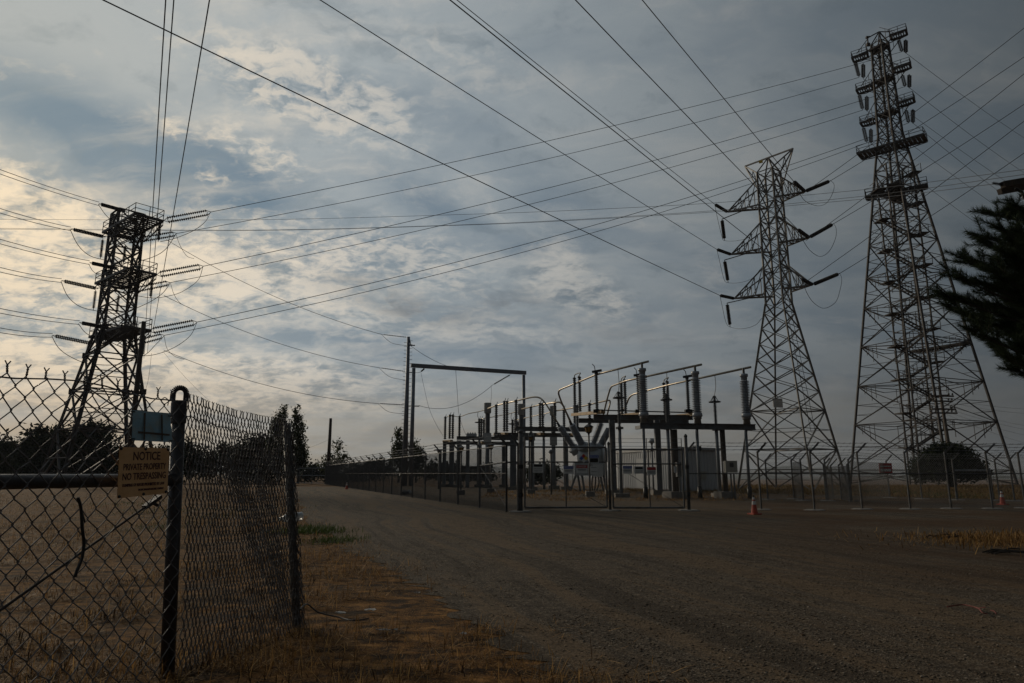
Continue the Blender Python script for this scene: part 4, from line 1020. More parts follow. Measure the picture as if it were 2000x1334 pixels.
# circuit breaker
DBK = 45.5; bc = P(1150, 893, DBK)
br = stub('circuit_breaker', 'pale grey circuit breaker with splayed ribbed bushings behind the gate', 'circuit breaker', bc)
tk = MB(); tk.lathe(P(1128, 895, DBK), P(1176, 893, DBK), [(0, .25), (.04, .55), (.96, .55), (1, .3)], 18); tk.build('tank', TANK, br, True)
MB().lathe(P(1176, 889, DBK - .3), P(1187, 889, DBK - .3), [(0, .4), (.3, .48), (.9, .46), (1, .3)], 16).build('end_drum', TANK, br, True)
for (tx_, ty_), (bx_, by), dt, db in (((1093, 833), (1119, 872), 45.6, 45.8), ((1116, 829), (1136, 867), 44.6, 45.2), ((1174, 826), (1159, 867), 45.2, 45.4), ((1190, 838), (1173, 870), 46.3, 46.0)):
    a, b = P(bx_, by, db), P(tx_, ty_, dt); c = a + (a - b).normalized() * .55
    o = MB().sheds(a, b, .15, .24, 20, 12).build('bushing', PORC, br)
    MB().lathe(c, a, [(0, .34), (.5, .36), (.55, .42), (.75, .42), (.8, .3), (1, .3)], 12).build('bushing_turret', TANK, o, True)
    MB().lathe(b, b + (b - a).normalized() * .3, [(0, .1), (.6, .08), (1, .05)], 8).build('terminal', WIRE, o)
MB().box(P(1152, 916, DBK), (2.1, 1.2, .85)).build('control_cabinet', TANK, br)
MB().box(P(1168, 919, DBK - .7), (.62, .2, .78)).build('cabinet_door', SGW, br)
for x0, x1 in ((1126, 1114), (1136, 1141), (1172, 1178), (1128, 1133), (1178, 1184)):
    MB().angle(P(x0, 927, DBK - .3), VX(x1, 957, DBK - .3, 0), .14).build('leg', GALV, br)
for i, px in enumerate((1159, 1163, 1167)):
    MB().tube(spline([P(px, 926, DBK), P(px + 3 * (i - 1), 942, DBK), VX(px - 2, 957, DBK, .05)], 5), .05, 6).build('control_cable', BLACK, br)

# rear switch stands and instrument transformers
def rear_stand(label, base_px, beams, cols, phases, dcol, k=13):
    s_ = stub('switch_stand', label, 'switch stand', P(base_px, 900, dcol))
    for x0, y0, x1, y1, dd in beams: ibeam(MB(), P(x0, y0, dd), P(x1, y1, dd + .2), .2, .3).build('beam', BEAM, s_)
    for px, yt, dd, w in cols:
        p = P(px, 900, dd); hcol(MB(), (p.x, p.y, 0), (p.x, p.y, ZP(yt, dd)), w).build('column', COLM, s_); MB().box((p.x, p.y, .12), (.8, .8, .24)).build('concrete_footing', PADM, s_)
    for ph in phases:
        for px, yt, yb, dd in ph: e = post_ins(s_, px, yt, yb, dd, .135, k, PORD if dd > 54 else PORM); MB().tube([e, e + Vector((.1, -.1, .3))], .03, 4).build('arcing_horn', WIRE, s_)
        if len(ph) > 1: MB().bar(P(ph[0][0] - 2, ph[0][2] + 4, ph[0][3]), P(ph[1][0] + 4, ph[1][2] + 4, ph[1][3] - .4), .28, .18).build('switch_base', BASEB, s_)
    return s_
rear_stand('switch stand behind the breaker with brown ribbed insulators in three rows', 1038, ((965, 849, 1120, 850, 49.5), (1007, 837.5, 1144, 839, 47)), ((1038, 846, 48.5, .4), (1000, 852, 49.5, .3), (1105, 850, 49, .34)),
           (((969, 793, 845, 50.5), (985, 786, 843, 49.2), (990, 786, 843, 49)), ((1037, 797, 846, 50.8), (1055, 790, 843, 49.3), (1060, 790, 843, 49)), ((1102, 800, 848, 51), (1123, 794, 843, 49.2), (1128, 794, 843, 49)), ((1008, 784, 836, 47.4),), ((1084, 787, 837, 47.4),), ((1152, 790, 836, 47.4),)), 48.5)
rear_stand('farthest low switch stand at the left end of the yard', 900, ((865, 865, 1009, 866, 60), (892, 855.5, 1045, 857, 57)), ((868, 868, 60, .3), (882, 868, 60, .4), (896, 860, 58, .35), (936, 868, 60, .4), (984, 866, 59, .34), (1005, 862, 58, .3)),
           (((869, 816, 858, 61), (878, 812, 857, 60), (884, 812, 857, 59.8)), ((936, 820, 860, 60.5), (940, 820, 860, 60)), ((1001, 822, 862, 60), (1006, 822, 862, 59.6)), ((897, 815, 854, 57),), ((945, 822, 855, 57),), ((1012, 826, 856, 57),)), 59, 11)
MB_ = MB(); ibeam(MB_, P(860, 914, 62), P(960, 914, 62.2), .2, .3); lb = stub('low_beam', 'low steel beam with hanging boxes under the farthest switch stand', 'beam', P(905, 914, 62)); MB_.build('beam', BEAM, lb)
for px in (868, 955): MB().box(P(px, 909, 62), (.7, .5, .55)).build('drive_box', BEAM, lb); p = P(px, 914, 62); MB().bar((p.x, 62, 0), (p.x, 62, p.z), .16).build('support_post', BEAM, lb)
for i, (px, y0, y1, y2, y3, dd, wpx) in enumerate(((952, 787, 808, 846, 864, 56, 14), (1018, 789, 811, 844, 862, 54, 13), (1081, 793, 812, 846, 870, 52, 13))):
    b = P(px, y3, dd); z = lambda y: ZP(y, dd); w = wpx / F * dd / 2
    t = stub('instrument_transformer', f'{("left", "middle", "right")[i]} of three grey instrument transformers with a drum head on a ribbed neck', 'transformer', b, 'instrument transformers')
    MB().lathe((b.x, b.y, z(y1)), (b.x, b.y, z(y0)), [(0, w * .7), (.08, w), (.92, w), (.95, w * 1.06), (1, w * 1.06)], 16).build('drum_head', TANK, t, True)
    MB().sheds((b.x, b.y, z(y2)), (b.x, b.y, z(y1)), w * .62, w * .74, 16, 12).build('ribbed_neck', PORM, t)
    MB().box((b.x, b.y, (z(y2) + z(y3)) / 2), (w * 2.1, w * 1.7, z(y2) - z(y3))).build('base_box', TANK, t)
    MB().tube([(b.x, b.y, 0), (b.x, b.y, z(y3))], w * .62, 10).build('column', COLM, t, True); MB().box((b.x, b.y, .14), (.8, .8, .28)).build('concrete_footing', PADM, t)
t = stub('small_transformer', 'small grey box transformer on a post left of the instrument transformers', 'transformer', P(915, 853, 58))
MB().box(P(921, 853, 58), (.85, .7, .5)).build('tank', TANK, t); p = P(914, 860, 58); MB().bar((p.x, 58, 0), (p.x, 58, p.z), .3, .3).build('column', COLM, t)
for q in (-.3, -.1, .1, .3): e = P(921, 848, 58) + Vector((q, 0, 0)); MB().lathe(e, e + Vector((0, 0, .16)), [(0, .05), (.5, .07), (1, .03)], 6).build('stub_bushing', PORM, t)
BP = lambda L: [P(*q) for q in L]
bus('rear bus bar curving from the breaker over to the left transformer', corner_path(BP([(1094, 833, 45.6), (1060, 779, 46.4), (1045, 774, 46.9), (1008, 783, 48.6), (969, 792, 52), (953, 798, 55.6)]), .8), .06, rounded=False)
bus('thin rear bus bar running on from the left transformer to the far stand', BP([(952, 799, 56), (935, 804, 57), (915, 808, 58), (897, 814, 59), (881, 812, 60), (869, 816, 61.5)]), .035)
bus('middle rear bus bar bending down behind the breaker', corner_path(BP([(1116, 829, 46.4), (1097, 785, 46.6), (1084, 786, 47), (1057, 790, 49.3), (1019, 799, 53.6)]), .5), .06, rounded=False)
bus('thin middle rear bus bar running left from the middle transformer', BP([(1017, 799, 54), (1002, 806, 55), (975, 812, 56.5), (942, 818, 58)]), .035)
bus('right rear bus bar rising over the breaker to the right transformer', corner_path(BP([(1183, 822, 46), (1193, 782, 45.8), (1186, 782, 45.9), (1140, 793, 48.3), (1083, 803, 51.8)]), .35), .055, rounded=False)
bus('thin right rear bus bar running left from the right transformer', BP([(1079, 803, 52), (1065, 808, 53), (1040, 813, 55), (1010, 820, 57)]), .035)
for i, (px, py, lx, ly, dd) in enumerate(((936, 820, 934, 804, 58.5), (1001, 823, 1000, 806, 57), (1062, 833, 1065, 808, 52))):
    t = stub('surge_arrester', f'small ringed arrester hanging by a lead under the {("left", "middle", "right")[i]} thin rear bus', 'surge arrester', P(px, py, dd), 'small rear arresters')
    b = P(px, py + 26, dd); MB().sheds(b, P(px, py, dd), .06, .13, 14, 8).build('rubber_sheds', PORD, t); r_ = MB(); r_.ring(P(px, py + 5, dd), .36, .04, 12, 5); r_.build('grading_ring', WIRE, t)
    MB().tube([(b.x, b.y, 0), b], .1, 8).build('column', COLM, t, True); MB().tube(spline([P(px, py, dd), P(px - 3, py - 8, dd), P(lx, ly, dd)], 5), .02, 4).build('lead_wire', WIRE, t)

# lanterns and lamps
def lantern(label, px, y0, y1, dd, zb=0.0):
    b = P(px, y1, dd); h = ZP(y0, dd) - b.z; t = stub('post_lantern', label, 'lamp post', b, 'carriage lanterns in the yard')
    w = h * .36
    MB().tube([(b.x, b.y, 0), (b.x, b.y, b.z)], .045, 8).build('post', BEAM, t, True); MB().box((b.x, b.y, .13), (.45, .45, .26)).build('concrete_footing', PADM, t)
    q = lambda f: (b.x, b.y, b.z + h * f)
    MB().lathe(q(.0), q(.22), [(0, .04), (.6, .06), (1, w * .62)], 8).build('cup', BLACK, t); MB().lathe(q(.22), q(.62), [(0, w * .6), (1, w * .95)], 6).build('glass', GLASSL, t)
    MB().lathe(q(.62), q(1.0), [(0, w * 1.15), (.1, w * 1.15), (.5, w * .5), (.6, w * .25), (1, .01)], 6).build('hood', BLACK, t)
    br_ = MB()
    for a in range(6):
        an = a * math.pi / 3; br_.bar((b.x + math.cos(an) * w * .6, b.y + math.sin(an) * w * .6, b.z + h * .22), (b.x + math.cos(an) * w * .98, b.y + math.sin(an) * w * .98, b.z + h * .62), .02)
    br_.build('glazing_bars', BLACK, t)
lantern('black carriage lantern on a post in front of the breaker', 1150, 825, 850, 35.5)
lantern('black carriage lantern left of the left instrument transformer, above the fence corner', 901, 868, 884, 38)
lantern('black carriage lantern right under the left instrument transformer', 959, 864, 880, 42)
lantern('black carriage lantern against the column of the rear switch stand', 1037, 848, 863, 40)
t = stub('mushroom_lamp', 'flat topped mushroom lamp on a slim post at the far left of the yard', 'lamp post', P(858, 880, 52)); b = P(858, 886, 52)
MB().tube([(b.x, b.y, 0), b], .07, 8).build('post', COLM, t, True); MB().lathe(b, P(858, 877.5, 52), [(0, .07), (.5, .16), (.7, .2), (.72, .44), (1, .4)], 12).build('lamp_head', COLM, t, True)
t = stub('yard_lamp', 'grey bell shaped yard lamp on a post in front of the metal building', 'lamp post', P(1273, 880, 40)); b = P(1273, 868, 40)
MB().tube([(b.x, b.y, 0), b], .05, 8).build('post', COLM, t, True); MB().lathe(b, P(1273, 856, 40), [(0, .06), (.2, .08), (.3, .2), (.6, .22), (.65, .15), (1, .12)], 12).build('lamp_head', TANK, t, True)
MB().lathe(P(1273, 881, 40), P(1273, 873, 40), [(0, .08), (.4, .14), (1, .05)], 10).build('sensor_head', TANK, t, True)
t = stub('globe_lamp', 'small round lamp on a slim post behind the left gate leaf', 'lamp post', P(1076, 884, 38)); b = P(1076, 886, 38)
MB().tube([(b.x, b.y, 0), b], .05, 8).build('post', BEAM, t, True); MB().lathe(b, P(1076, 878, 38), [(0, .06), (.3, .13), (.7, .13), (1, .05)], 10).build('lamp_head', COLM, t, True)

# control building
cb_ = stub('control_building', 'white ribbed metal control building with double doors behind the cable stand', 'building', P(1322, 950, 44))
A_, B_, C_ = P(1204, 900, 53), P(1322, 900, 44), P(1406, 900, 46.5)
A_.z = B_.z = C_.z = 0; hz0 = ZP(877, 44); Dn = A_ + C_ - B_
def ribwall(name, a, b, h, th=.12, rib=.3):
    d = (b - a); L = d.length; d.normalize(); n = Vector((d.y, -d.x, 0)); k_ = int(L / rib); mb = MB()
    prof = []
    for i in range(k_):
        for f, o in ((0, 0), (.62, 0), (.7, .035), (.92, .035)): prof.append(((i + f) / k_ * L, o))
    prof.append((L, 0)); vs = []
    for s_, o in prof:
        p = a + d * s_ + n * o; vs += [p, p + Vector((0, 0, h))]
    back = [a - n * th, a - n * th + Vector((0, 0, h)), b - n * th, b - n * th + Vector((0, 0, h))]; m_ = len(prof)
    fs = [(2 * i, 2 * i + 2, 2 * i + 3, 2 * i + 1) for i in range(m_ - 1)] + [(2 * m_, 2 * m_ + 1, 2 * m_ + 3, 2 * m_ + 2)]
    mb.add(vs + back, fs); return mb.build(name, WALLP, cb_)
ribwall('wall', A_, B_, hz0); ribwall('wall', B_, C_, hz0); ribwall('wall', C_, Dn, hz0); ribwall('wall', Dn, A_, hz0)
up = Vector((0, 0, 1)); o_ = .22
ctr = (A_ + B_ + C_ + Dn) / 4
q = [v + (v - ctr).normalized() * o_ for v in (A_, B_, C_, Dn)]
rf = MB(); rf.add([v + up * (hz0 - .02) for v in q] + [v + up * (hz0 + .14) for v in q], [(3, 2, 1, 0), (4, 5, 6, 7), (0, 1, 5, 4), (1, 2, 6, 5), (2, 3, 7, 6), (3, 0, 4, 7)]); rf.build('roof', ROOFM, cb_)
dw = (B_ - A_).normalized(); nw = Vector((dw.y, -dw.x, 0))
for i, t0 in enumerate((.40, .585)):
    a = A_ + (B_ - A_) * t0; b = A_ + (B_ - A_) * (t0 + .18); mb = MB(); mb.bar(a + nw * .06 + up * 1.1, b + nw * .06 + up * 1.1, .06, 2.15); o = mb.build('door', DOORM, cb_)
    MB().bar((b if i == 0 else a) + nw * .14 + up * 1.05 - dw * (.12 if i == 0 else -.12), (b if i == 0 else a) + nw * .14 + up * 1.25 - dw * (.12 if i == 0 else -.12), .05).build('handle', BLACK, o)
    MB().bar(a.lerp(b, .4) + nw * .10 + up * 1.45, a.lerp(b, .8) + nw * .10 + up * 1.45, .012, .3).build('door_notice', SGW, o)
MB().box(P(1360, 876, 45.1), (.55, .4, .28)).build('roof_light', BLACK, cb_)
dc = (C_ - B_).normalized(); nc = Vector((dc.y, -dc.x, 0))
MB().bar(B_.lerp(C_, .5) + nc * .1 + up * 1.05, B_.lerp(C_, .62) + nc * .1 + up * 1.05, .12, .5).build('meter_box', CAB, cb_)

# cabinets on the columns
t = stub('meter_cabinet', 'beige meter cabinet on the right wooden column of the cable stand', 'cabinet', P(1426, 912, 32.2))
MB().box(P(1427, 911.5, 32.1), (.54, .28, .54)).build('box', CAB, t); MB().box(P(1429, 908, 31.93), (.16, .04, .2)).build('window', BLACK, t); MB().box(P(1416, 912, 32.25), (.1, .24, .52)).build('hinge_plate', TANK, t)
for px in (1427, 1433): a = P(px, 924, 32.2); MB().tube([(a.x, a.y, 0), a], .04, 6).build('conduit', BEAM, t)
t = stub('switch_cabinet', 'grey switch cabinet hanging on the left wooden column of the cable stand', 'cabinet', P(1326, 915, 32.2))
MB().box(P(1327, 917, 32.2), (.28, .3, .66)).build('box', BEAM, t); MB().box(P(1319, 917, 32.05), (.12, .05, .3)).build('label_plate', TANK, t)
MB().tube([VX(1327, 930, 32.2, 0), P(1327, 930, 32.2)], .04, 6).build('conduit', BEAM, t)

# ------------------------------------------------------------------ chain link
def link_panel(h, p=.042, r=.0037, w=2.5):
    n = int(w / p); K = int(h / p); V_, F_ = [], []
    k_ = np.arange(K + 1)
    for i in range(n):
        x = (i + (k_ + i) % 2) * p; zc_ = k_ * p; m_ = len(k_); off = sum(len(v) for v in V_)
        for an in (0, 2.094, 4.189): pass
        ring = np.array([(r, 0, 0), (-r * .5, r, 0), (-r * .5, -r, 0)])
        pts = np.stack([x, np.zeros(m_), zc_], -1)
        V_.append((pts[:, None] + ring[None]).reshape(-1, 3)); j = 3 * np.arange(m_ - 1) + off
        for q in range(3): F_.append(np.stack([j + q, j + (q + 1) % 3, j + 3 + (q + 1) % 3, j + 3 + q], -1))
    o = npmesh('mesh_panel', np.concatenate(V_), np.concatenate(F_), FARW); me = o.data; COL.objects.unlink(o); bpy.data.objects.remove(o); return me, n * p
PANELS = {}
def add_panel(par, a, b, z0, h, key=None):
    """one length of woven mesh between two posts, sharing its mesh with the others"""
    a, b = Vector(a), Vector(b); Lr = max(.3, round((b - a).length / .4) * .4); kk = (round(h, 2), Lr)
    if kk not in PANELS: PANELS[kk] = link_panel(h, w=Lr)
    me, w = PANELS[kk]; d = b - a; o = bpy.data.objects.new('mesh_panel', me); COL.objects.link(o); o.parent = par
    root = par.location; o.location = (a.x - root.x, a.y - root.y, z0); o.rotation_euler = (0, 0, math.atan2(d.y, d.x)); o.scale = (Vector((d.x, d.y, 0)).length / w, 1, 1); o['kind'] = 'stuff'; return o
def fence(label, posts, h, out, arm=True, r=.035, pads=False, rails=(0,), barbs=3, name='chain_link_fence', m=POST, mesh_out=.05):
    posts = [Vector((p[0], p[1], 0)) for p in posts]; t = thing(name, label, 'fence', posts[0]); out = Vector(out).normalized()
    at_ = out * .30 + Vector((0, 0, .32))
    for p in posts:
        mb = MB(); mb.tube([p, p + Vector((0, 0, h))], r, 8); mb.lathe(p + Vector((0, 0, h)), p + Vector((0, 0, h + .06)), [(0, r * 1.2), (.6, r * 1.2), (1, r * .4)], 8); o = mb.build('post', m, t)
        if arm: MB().bar(p + Vector((0, 0, h)), p + Vector((0, 0, h)) + at_, .035, .05).build('barb_arm', m, o)
        if pads: MB().lathe(p + Vector((0, 0, -.03)), p + Vector((0, 0, .035)), [(0, .34), (.7, .33), (1, .26)], 10).build('concrete_pad', PADM, o)
    for a, b in zip(posts, posts[1:]): add_panel(t, a + out * mesh_out, b + out * mesh_out, .03, h - .05)
    if barbs:
        for j in range(barbs):
            f = (j + 1) / barbs; pts = []
            for a, b in zip(posts, posts[1:]): pts += [a.lerp(b, i / 4) + Vector((0, 0, h)) + at_ * f + Vector((0, 0, -.02 * math.sin(math.pi * i / 4))) for i in range(4)]
            pts.append(posts[-1] + Vector((0, 0, h)) + at_ * f); mb = MB(); mb.tube(pts, .006, 4)
            for a, b in zip(pts, pts[1:]):
                L = (b - a).length
                for q_ in np.arange(.1, 1, max(.12, .25 / L)): c = a.lerp(b, q_); mb.bar(c + Vector((.03, 0, .03)), c - Vector((.03, 0, .03)), .008)
            stuff(mb.build('barbed_wire', FARW, t))
    for z in rails:
        zz2 = h - .02 if z == 0 else z
        mb = MB(); mb.tube([p + Vector((0, 0, zz2)) for p in posts], .02, 6); mb.build('rail', m, t)
    return t
# left side fence
nc_ = G(989, 1000); fc = G(636, 946.5)
npst = 22; lp = [nc_.lerp(fc, (i / (npst - 1))) for i in range(npst)]
fence('long chain link fence with barbed wire running away on the left of the substation', lp, 2.02, (-1, -.3, 0), rails=(0, 1.15))
# rear fence of the yard and the far right
fence('far chain link fence closing the back of the substation yard', [fc.lerp(Vector((24, 86, 0)), i / 13) for i in range(14)], 2.0, (.3, 1, 0), rails=(0,))
# front fence right of the gate
fr_ = [G(1345, 997), G(1487, 996), G(1591, 997), G(1684, 995), G(1778, 995), G(1858, 994), G(1939, 994), G(2003, 993), G(2085, 992), G(2165, 991)]
fence('front chain link fence right of the gate with slanted barbed wire arms', fr_, 1.82, (.75, -.55, 0), pads=True, rails=(1.15,), r=.032)
# second line behind it
sl2 = [G(1569, 978), G(1617, 978.5), G(1664, 979)]
fence('short fence return meeting a leaning gate panel behind the middle tower', [G(1486, 996).lerp(G(1500, 976), 1), G(1551, 975), *sl2], 1.72, (.6, -.6, 0), pads=True, rails=(1.2,), barbs=3)
fence('second chain link fence in front of the round tree', [G(1664, 979), G(1738, 972.5), G(1801, 975), G(1869, 977), G(1953, 978), G(1982, 979), G(2060, 979)], 1.72, (.5, -.6, 0), pads=True, rails=(), barbs=3)
fence('oblique double mesh fence wing right of the middle tower', [G(1614, 977), G(1628, 975), G(1644, 977), G(1661, 980.5)], 1.5, (.6, -.5, 0), pads=False, rails=(1.45,), barbs=0)
t = stub('barrier_pipe', 'pale horizontal pipe barrier in front of the round tree', 'barrier', G(1866, 977)); a, b = G(1866, 976), G(1936, 977); zp = ZP(919, a.y); MB().tube([Vector((a.x, a.y - .15, zp)), Vector((b.x, b.y - .15, zp))], .04, 8).build('pipe', GALV, t)
for e in (a, b): MB().tube([Vector((e.x, e.y - .15, 0)), Vector((e.x, e.y - .15, zp + .1))], .04, 8).build('post', POST, t)
# far left gate
t = stub('field_gate', 'low mesh field gate in the far distance left of the fence corner', 'gate', G(590, 945)); a, b = G(572, 945), G(634, 946)
for z in (.12, .95, 1.75): MB().tube([a + up * z, b + up * z], .04, 6).build('rail', GALV, t)
for f in (0, .2, .6, 1): MB().tube([a.lerp(b, f), a.lerp(b, f) + up * 1.8], .04, 6).build('post', POST, t)
add_panel(t, a, b, .1, 1.7)

# main gate
def tube_thing(name, label, cat, pts, r, m, group=None, cap=True):
    t = stub(name, label, cat, Vector(pts[0]), group); mb = MB(); mb.tube(pts, r, 12); mb.build('shaft', m, t, True)
    if cap: e = Vector(pts[-1]); MB().lathe(e, e + up * .09, [(0, r * 1.15), (.5, r * 1.1), (.85, r * .6), (1, .01)], 12).build('cap', m, t, True)
    return t
gp = [G(1017, 1000), G(1192, 998), G(1346, 998)]
for p, yt, lab, r_ in ((gp[0], 845, 'thick left gate post beside the fence corner', .062), (gp[1], 868, 'middle gate post where the two gate leaves meet', .042), (gp[2], 853, 'thick right gate post with a rounded cap', .052)):
    t = tube_thing('gate_post', lab, 'gate post', [p, (p.x, p.y, ZP(yt, p.y))], r_, POST, 'gate posts'); 
    if r_ > .045:
        for z in (.45, 1.3): MB().lathe((p.x, p.y, z), (p.x, p.y, z + .12), [(0, r_ * 1.25), (1, r_ * 1.25)], 10).build('hinge_collar', BLACK, t)
    MB().lathe(p - up * .02, p + up * .04, [(0, .35), (.8, .33), (1, .25)], 12).build('concrete_pad', PADM, t)
def gate_leaf(label, a, b, yt, yb, mids):
    a, b = Vector(a), Vector(b); t = thing('gate_leaf', label, 'gate', (a.x, a.y, 0), 'leaves of the substation gate'); z1 = ZP(yt, a.y); z0 = .10
    for z in (z0, z1): MB().tube([a + up * z, b + up * z], .03, 8).build('frame_rail', POST, t)
    zm = z0 + (z1 - z0) * .75; MB().tube([a + up * zm, b + up * zm], .022, 8).build('frame_rail', POST, t)
    for e in (a, b): MB().tube([e + up * z0, e + up * z1], .03, 8).build('stile', POST, t)
    for f in mids: MB().tube([a.lerp(b, f) + up * z0, a.lerp(b, f) + up * z1], .022, 8).build('stile', POST, t)
    MB().tube([a + up * zm, b + up * z0], .008, 5).build('truss_rod', POST, t)
    add_panel(t, a, b, z0, z1 - z0); 
    brb = MB()
    for dz_ in (.1, .22, .34): brb.tube([a + up * (z1 + dz_), b + up * (z1 + dz_)], .005, 4)
    for f in (0, .5, 1): brb.tube([a.lerp(b, f) + up * z1, a.lerp(b, f) + up * (z1 + .36)], .015, 5)
    stuff(brb.build('barbed_wire', FARW, t)); return t
gate_leaf('left leaf of the chain link double gate in front of the breaker', G(1025, 998), G(1186, 997), 873, 996, (.50,))
gate_leaf('right leaf of the chain link double gate in front of the metal building', G(1198, 998), G(1337, 998), 878, 997, (.52,))
# short panel between the corner and the gate post
fence('short fence panel between the fence corner and the left gate post', [nc_, G(1012, 1000)], 2.02, (-.6, -.6, 0), rails=(0, 1.5), barbs=3)
t = stub('brace_rail', 'horizontal brace pipe from the fence corner to the gate post', 'brace', nc_); a = lp[1] + up * 1.42; MB().tube([a, nc_ + up * 1.5, gp[0] + up * 1.45], .025, 8).build('pipe', GALV, t); MB().tube([lp[1] + up * 1.4, nc_ + up * .15], .008, 5).build('rod', GALV, t)

# signs on the gate
def gsign(label, px0, px1, py0, py1, off, parts, name='warning_sign', base=SGW):
    pc_ = P((px0 + px1) / 2, (py0 + py1) / 2, off); w, h = (px1 - px0) / F * off, (py1 - py0) / F * off
    t = thing(name, label, 'sign', pc_); dv = (G(1337, 998) - G(1025, 998)).normalized(); n = Vector((dv.y, -dv.x, 0)); 
    def strip(nm, y0, y1, m, k=1, x0=-.5, x1=.5):
        c = pc_ + dv * (x0 + x1) / 2 * w + up * ((y0 + y1) / 2 - .5) * h + n * .004 * k
        MB().bar(c - dv * (x1 - x0) * w / 2, c + dv * (x1 - x0) * w / 2, .004, (y1 - y0) * h).build(nm, m, t)
    MB().bar(pc_ - dv * w / 2, pc_ + dv * w / 2, .006, h).build('plate', base, t)
    mt = Matrix((dv, up, n)).transposed().to_4x4()
    for p in parts:
        if p[0] == 'band': strip('band', p[1], p[2], p[3], 1.3, *(p[4:] or (-.5, .5)))
        else:
            _, body, yc, sz, wd, m = p; text_mesh('lettering', body, m, sz * h, wd * w, t, Matrix.Translation(pc_ + up * (yc - .5) * h + n * .0145) @ mt)
    return t
dg_ = 20.25
LN = lambda ys, m=SGK: [('band', y, y + .045, m, -.38, .38) for y in ys]
gsign('blue and white notice sign on the left half of the left gate leaf', 1101, 1120, 910, 925, dg_, [('band', .62, 1, SGB), ('text', 'NOTICE', .81, .34, .86, SGW)] + LN((.42, .3)))
gsign('red and white danger sign right of the first gate notice', 1126, 1147, 909, 924, dg_, [('band', .64, 1, SGR), ('text', 'DANGER', .82, .3, .8, SGW)] + LN((.46, .36)))
gsign('plain white paper sign right of the danger sign on the gate', 1153, 1167, 911, 926, dg_, LN((.82, .3)))
gsign('blue topped notice sign with a black text block above the white paper sign', 1151, 1169, 889, 904, dg_, [('band', .66, 1, SGB), ('text', 'NOTICE', .83, .3, .86, SGW), ('band', .06, .6, SGK, -.44, .44), ('band', .42, .47, SGY, -.36, .36), ('band', .3, .34, SGY, -.36, .36), ('band', .18, .22, SGY, -.36, .36)])
gsign('blue and white notice sign on the right gate leaf', 1217, 1234, 910, 925, dg_ + .1, [('band', .66, 1, SGB), ('text', 'NOTICE', .83, .3, .86, SGW)] + LN((.44, .32)))
gsign('white sign with a black oval on the right gate leaf', 1239, 1257, 911, 925, dg_ + .1, [('band', .62, .9, SGK, -.4, .4), ('text', 'HIGH VOLTAGE', .38, .16, .8, SGK), ('text', 'KEEP OUT', .18, .16, .7, SGK)])
gsign('red topped white sign at the right end of the right gate leaf', 1264, 1281, 912, 927, dg_ + .1, [('band', .6, .95, SGR)] + LN((.42, .3, .18)))
gsign('white sign with a black oval left of the breaker on the left gate leaf', 1041, 1061, 906, 923, dg_, [('band', .66, .92, SGK, -.42, .42), ('text', 'HIGH VOLTAGE', .44, .17, .8, SGK), ('text', 'KEEP OUT', .2, .17, .7, SGK)])
# hazard diamond in four colours
t = thing('hazard_diamond', 'four coloured hazard diamond on the left gate leaf', 'sign', P(1140, 895, dg_)); pc_ = P(1140, 895, dg_); w = 8.6 / F * dg_; dv = Vector((1, 0, 0)); n = Vector((0, -1, 0))
for nm, m, cx_, cz_ in (('red_field', SGR, 0, .5), ('blue_field', SGB, -.5, 0), ('yellow_field', SGY, .5, 0), ('white_field', SGW, 0, -.5)):
    c = pc_ + dv * cx_ * w + up * cz_ * w; s_ = w * .49; vs = [c + dv * s_, c + up * s_, c - dv * s_, c - up * s_]; MB().add(vs + [v - n * .006 for v in vs], [(0, 1, 2, 3), (7, 6, 5, 4), (0, 4, 5, 1), (1, 5, 6, 2), (2, 6, 7, 3), (3, 7, 4, 0)]).build(nm, m, t)
pc_ = G(1737, 973); t = thing('red_sign', 'small red and white sign on a post of the second fence', 'sign', (pc_.x, pc_.y - .15, 0)); c = Vector((pc_.x - .1, pc_.y - .12, ZP(915, pc_.y)))
MB().box(c, (.62, .02, .5)).build('plate', SGR, t); MB().box(c + Vector((0, -.016, -.08)), (.5, .006, .12)).build('band', SGW, t); MB().box(c + Vector((0, -.016, .1)), (.5, .006, .05)).build('band', SGW, t)
for px, py, w_, h_, lab in ((683, 932, 9, 9, 'left of three pale papers on the far part of the left fence'), (703, 931, 9, 7, 'middle of three pale papers on the far part of the left fence'), (722, 931, 7, 8, 'right of three pale papers on the far part of the left fence'), (785, 927, 4, 4, 'small white tag on the left fence near the tall pole')):
    s_ = (py, px); ii = min(range(npst), key=lambda i: abs((1000 + lp[i].x / lp[i].y * F / 1.02) - px)); q_ = lp[ii]; dd = q_.y
    tag(MB().box(P(px, py, dd) + Vector((-.1, -.1, 0)), (w_ / F * dd, .012, h_ / F * dd), -1.2).build('paper_sign', SGW), lab, 'sign')

# cones
def cone(label, base, h, lean=0):
    t = thing('traffic_cone', label, 'traffic cone', base, 'traffic cones'); b = Vector(base); q = lambda f: b + up * h * f
    MB().box(b + up * .02, (h * .52, h * .52, .04), .3).build('foot', CONE, t)
    rad = lambda f: h * (.19 * (1 - f) + .035 * f)
    def seg(nm, f0, f1, m, e=0): MB().lathe(q(f0), q(f1), [(0, rad(f0) + e), (1, rad(f1) + e)], 18).build(nm, m, t, False)
    seg('body', .04, .52, CONE); seg('reflective_band', .52, .70, CONEW, .004); seg('neck', .70, .78, CONE); seg('collar_band', .78, .90, CONEW, .003); seg('tip', .90, 1.0, RUBBER)
cone('orange traffic cone with white bands in front of the right fence', G(1474, 1005), .54)
cone('orange traffic cone at the far right behind the front fence', G(1959, 986), .55)
cone('tiny red and white cone far away at the foot of the left fence', G(677, 955.5), .55)
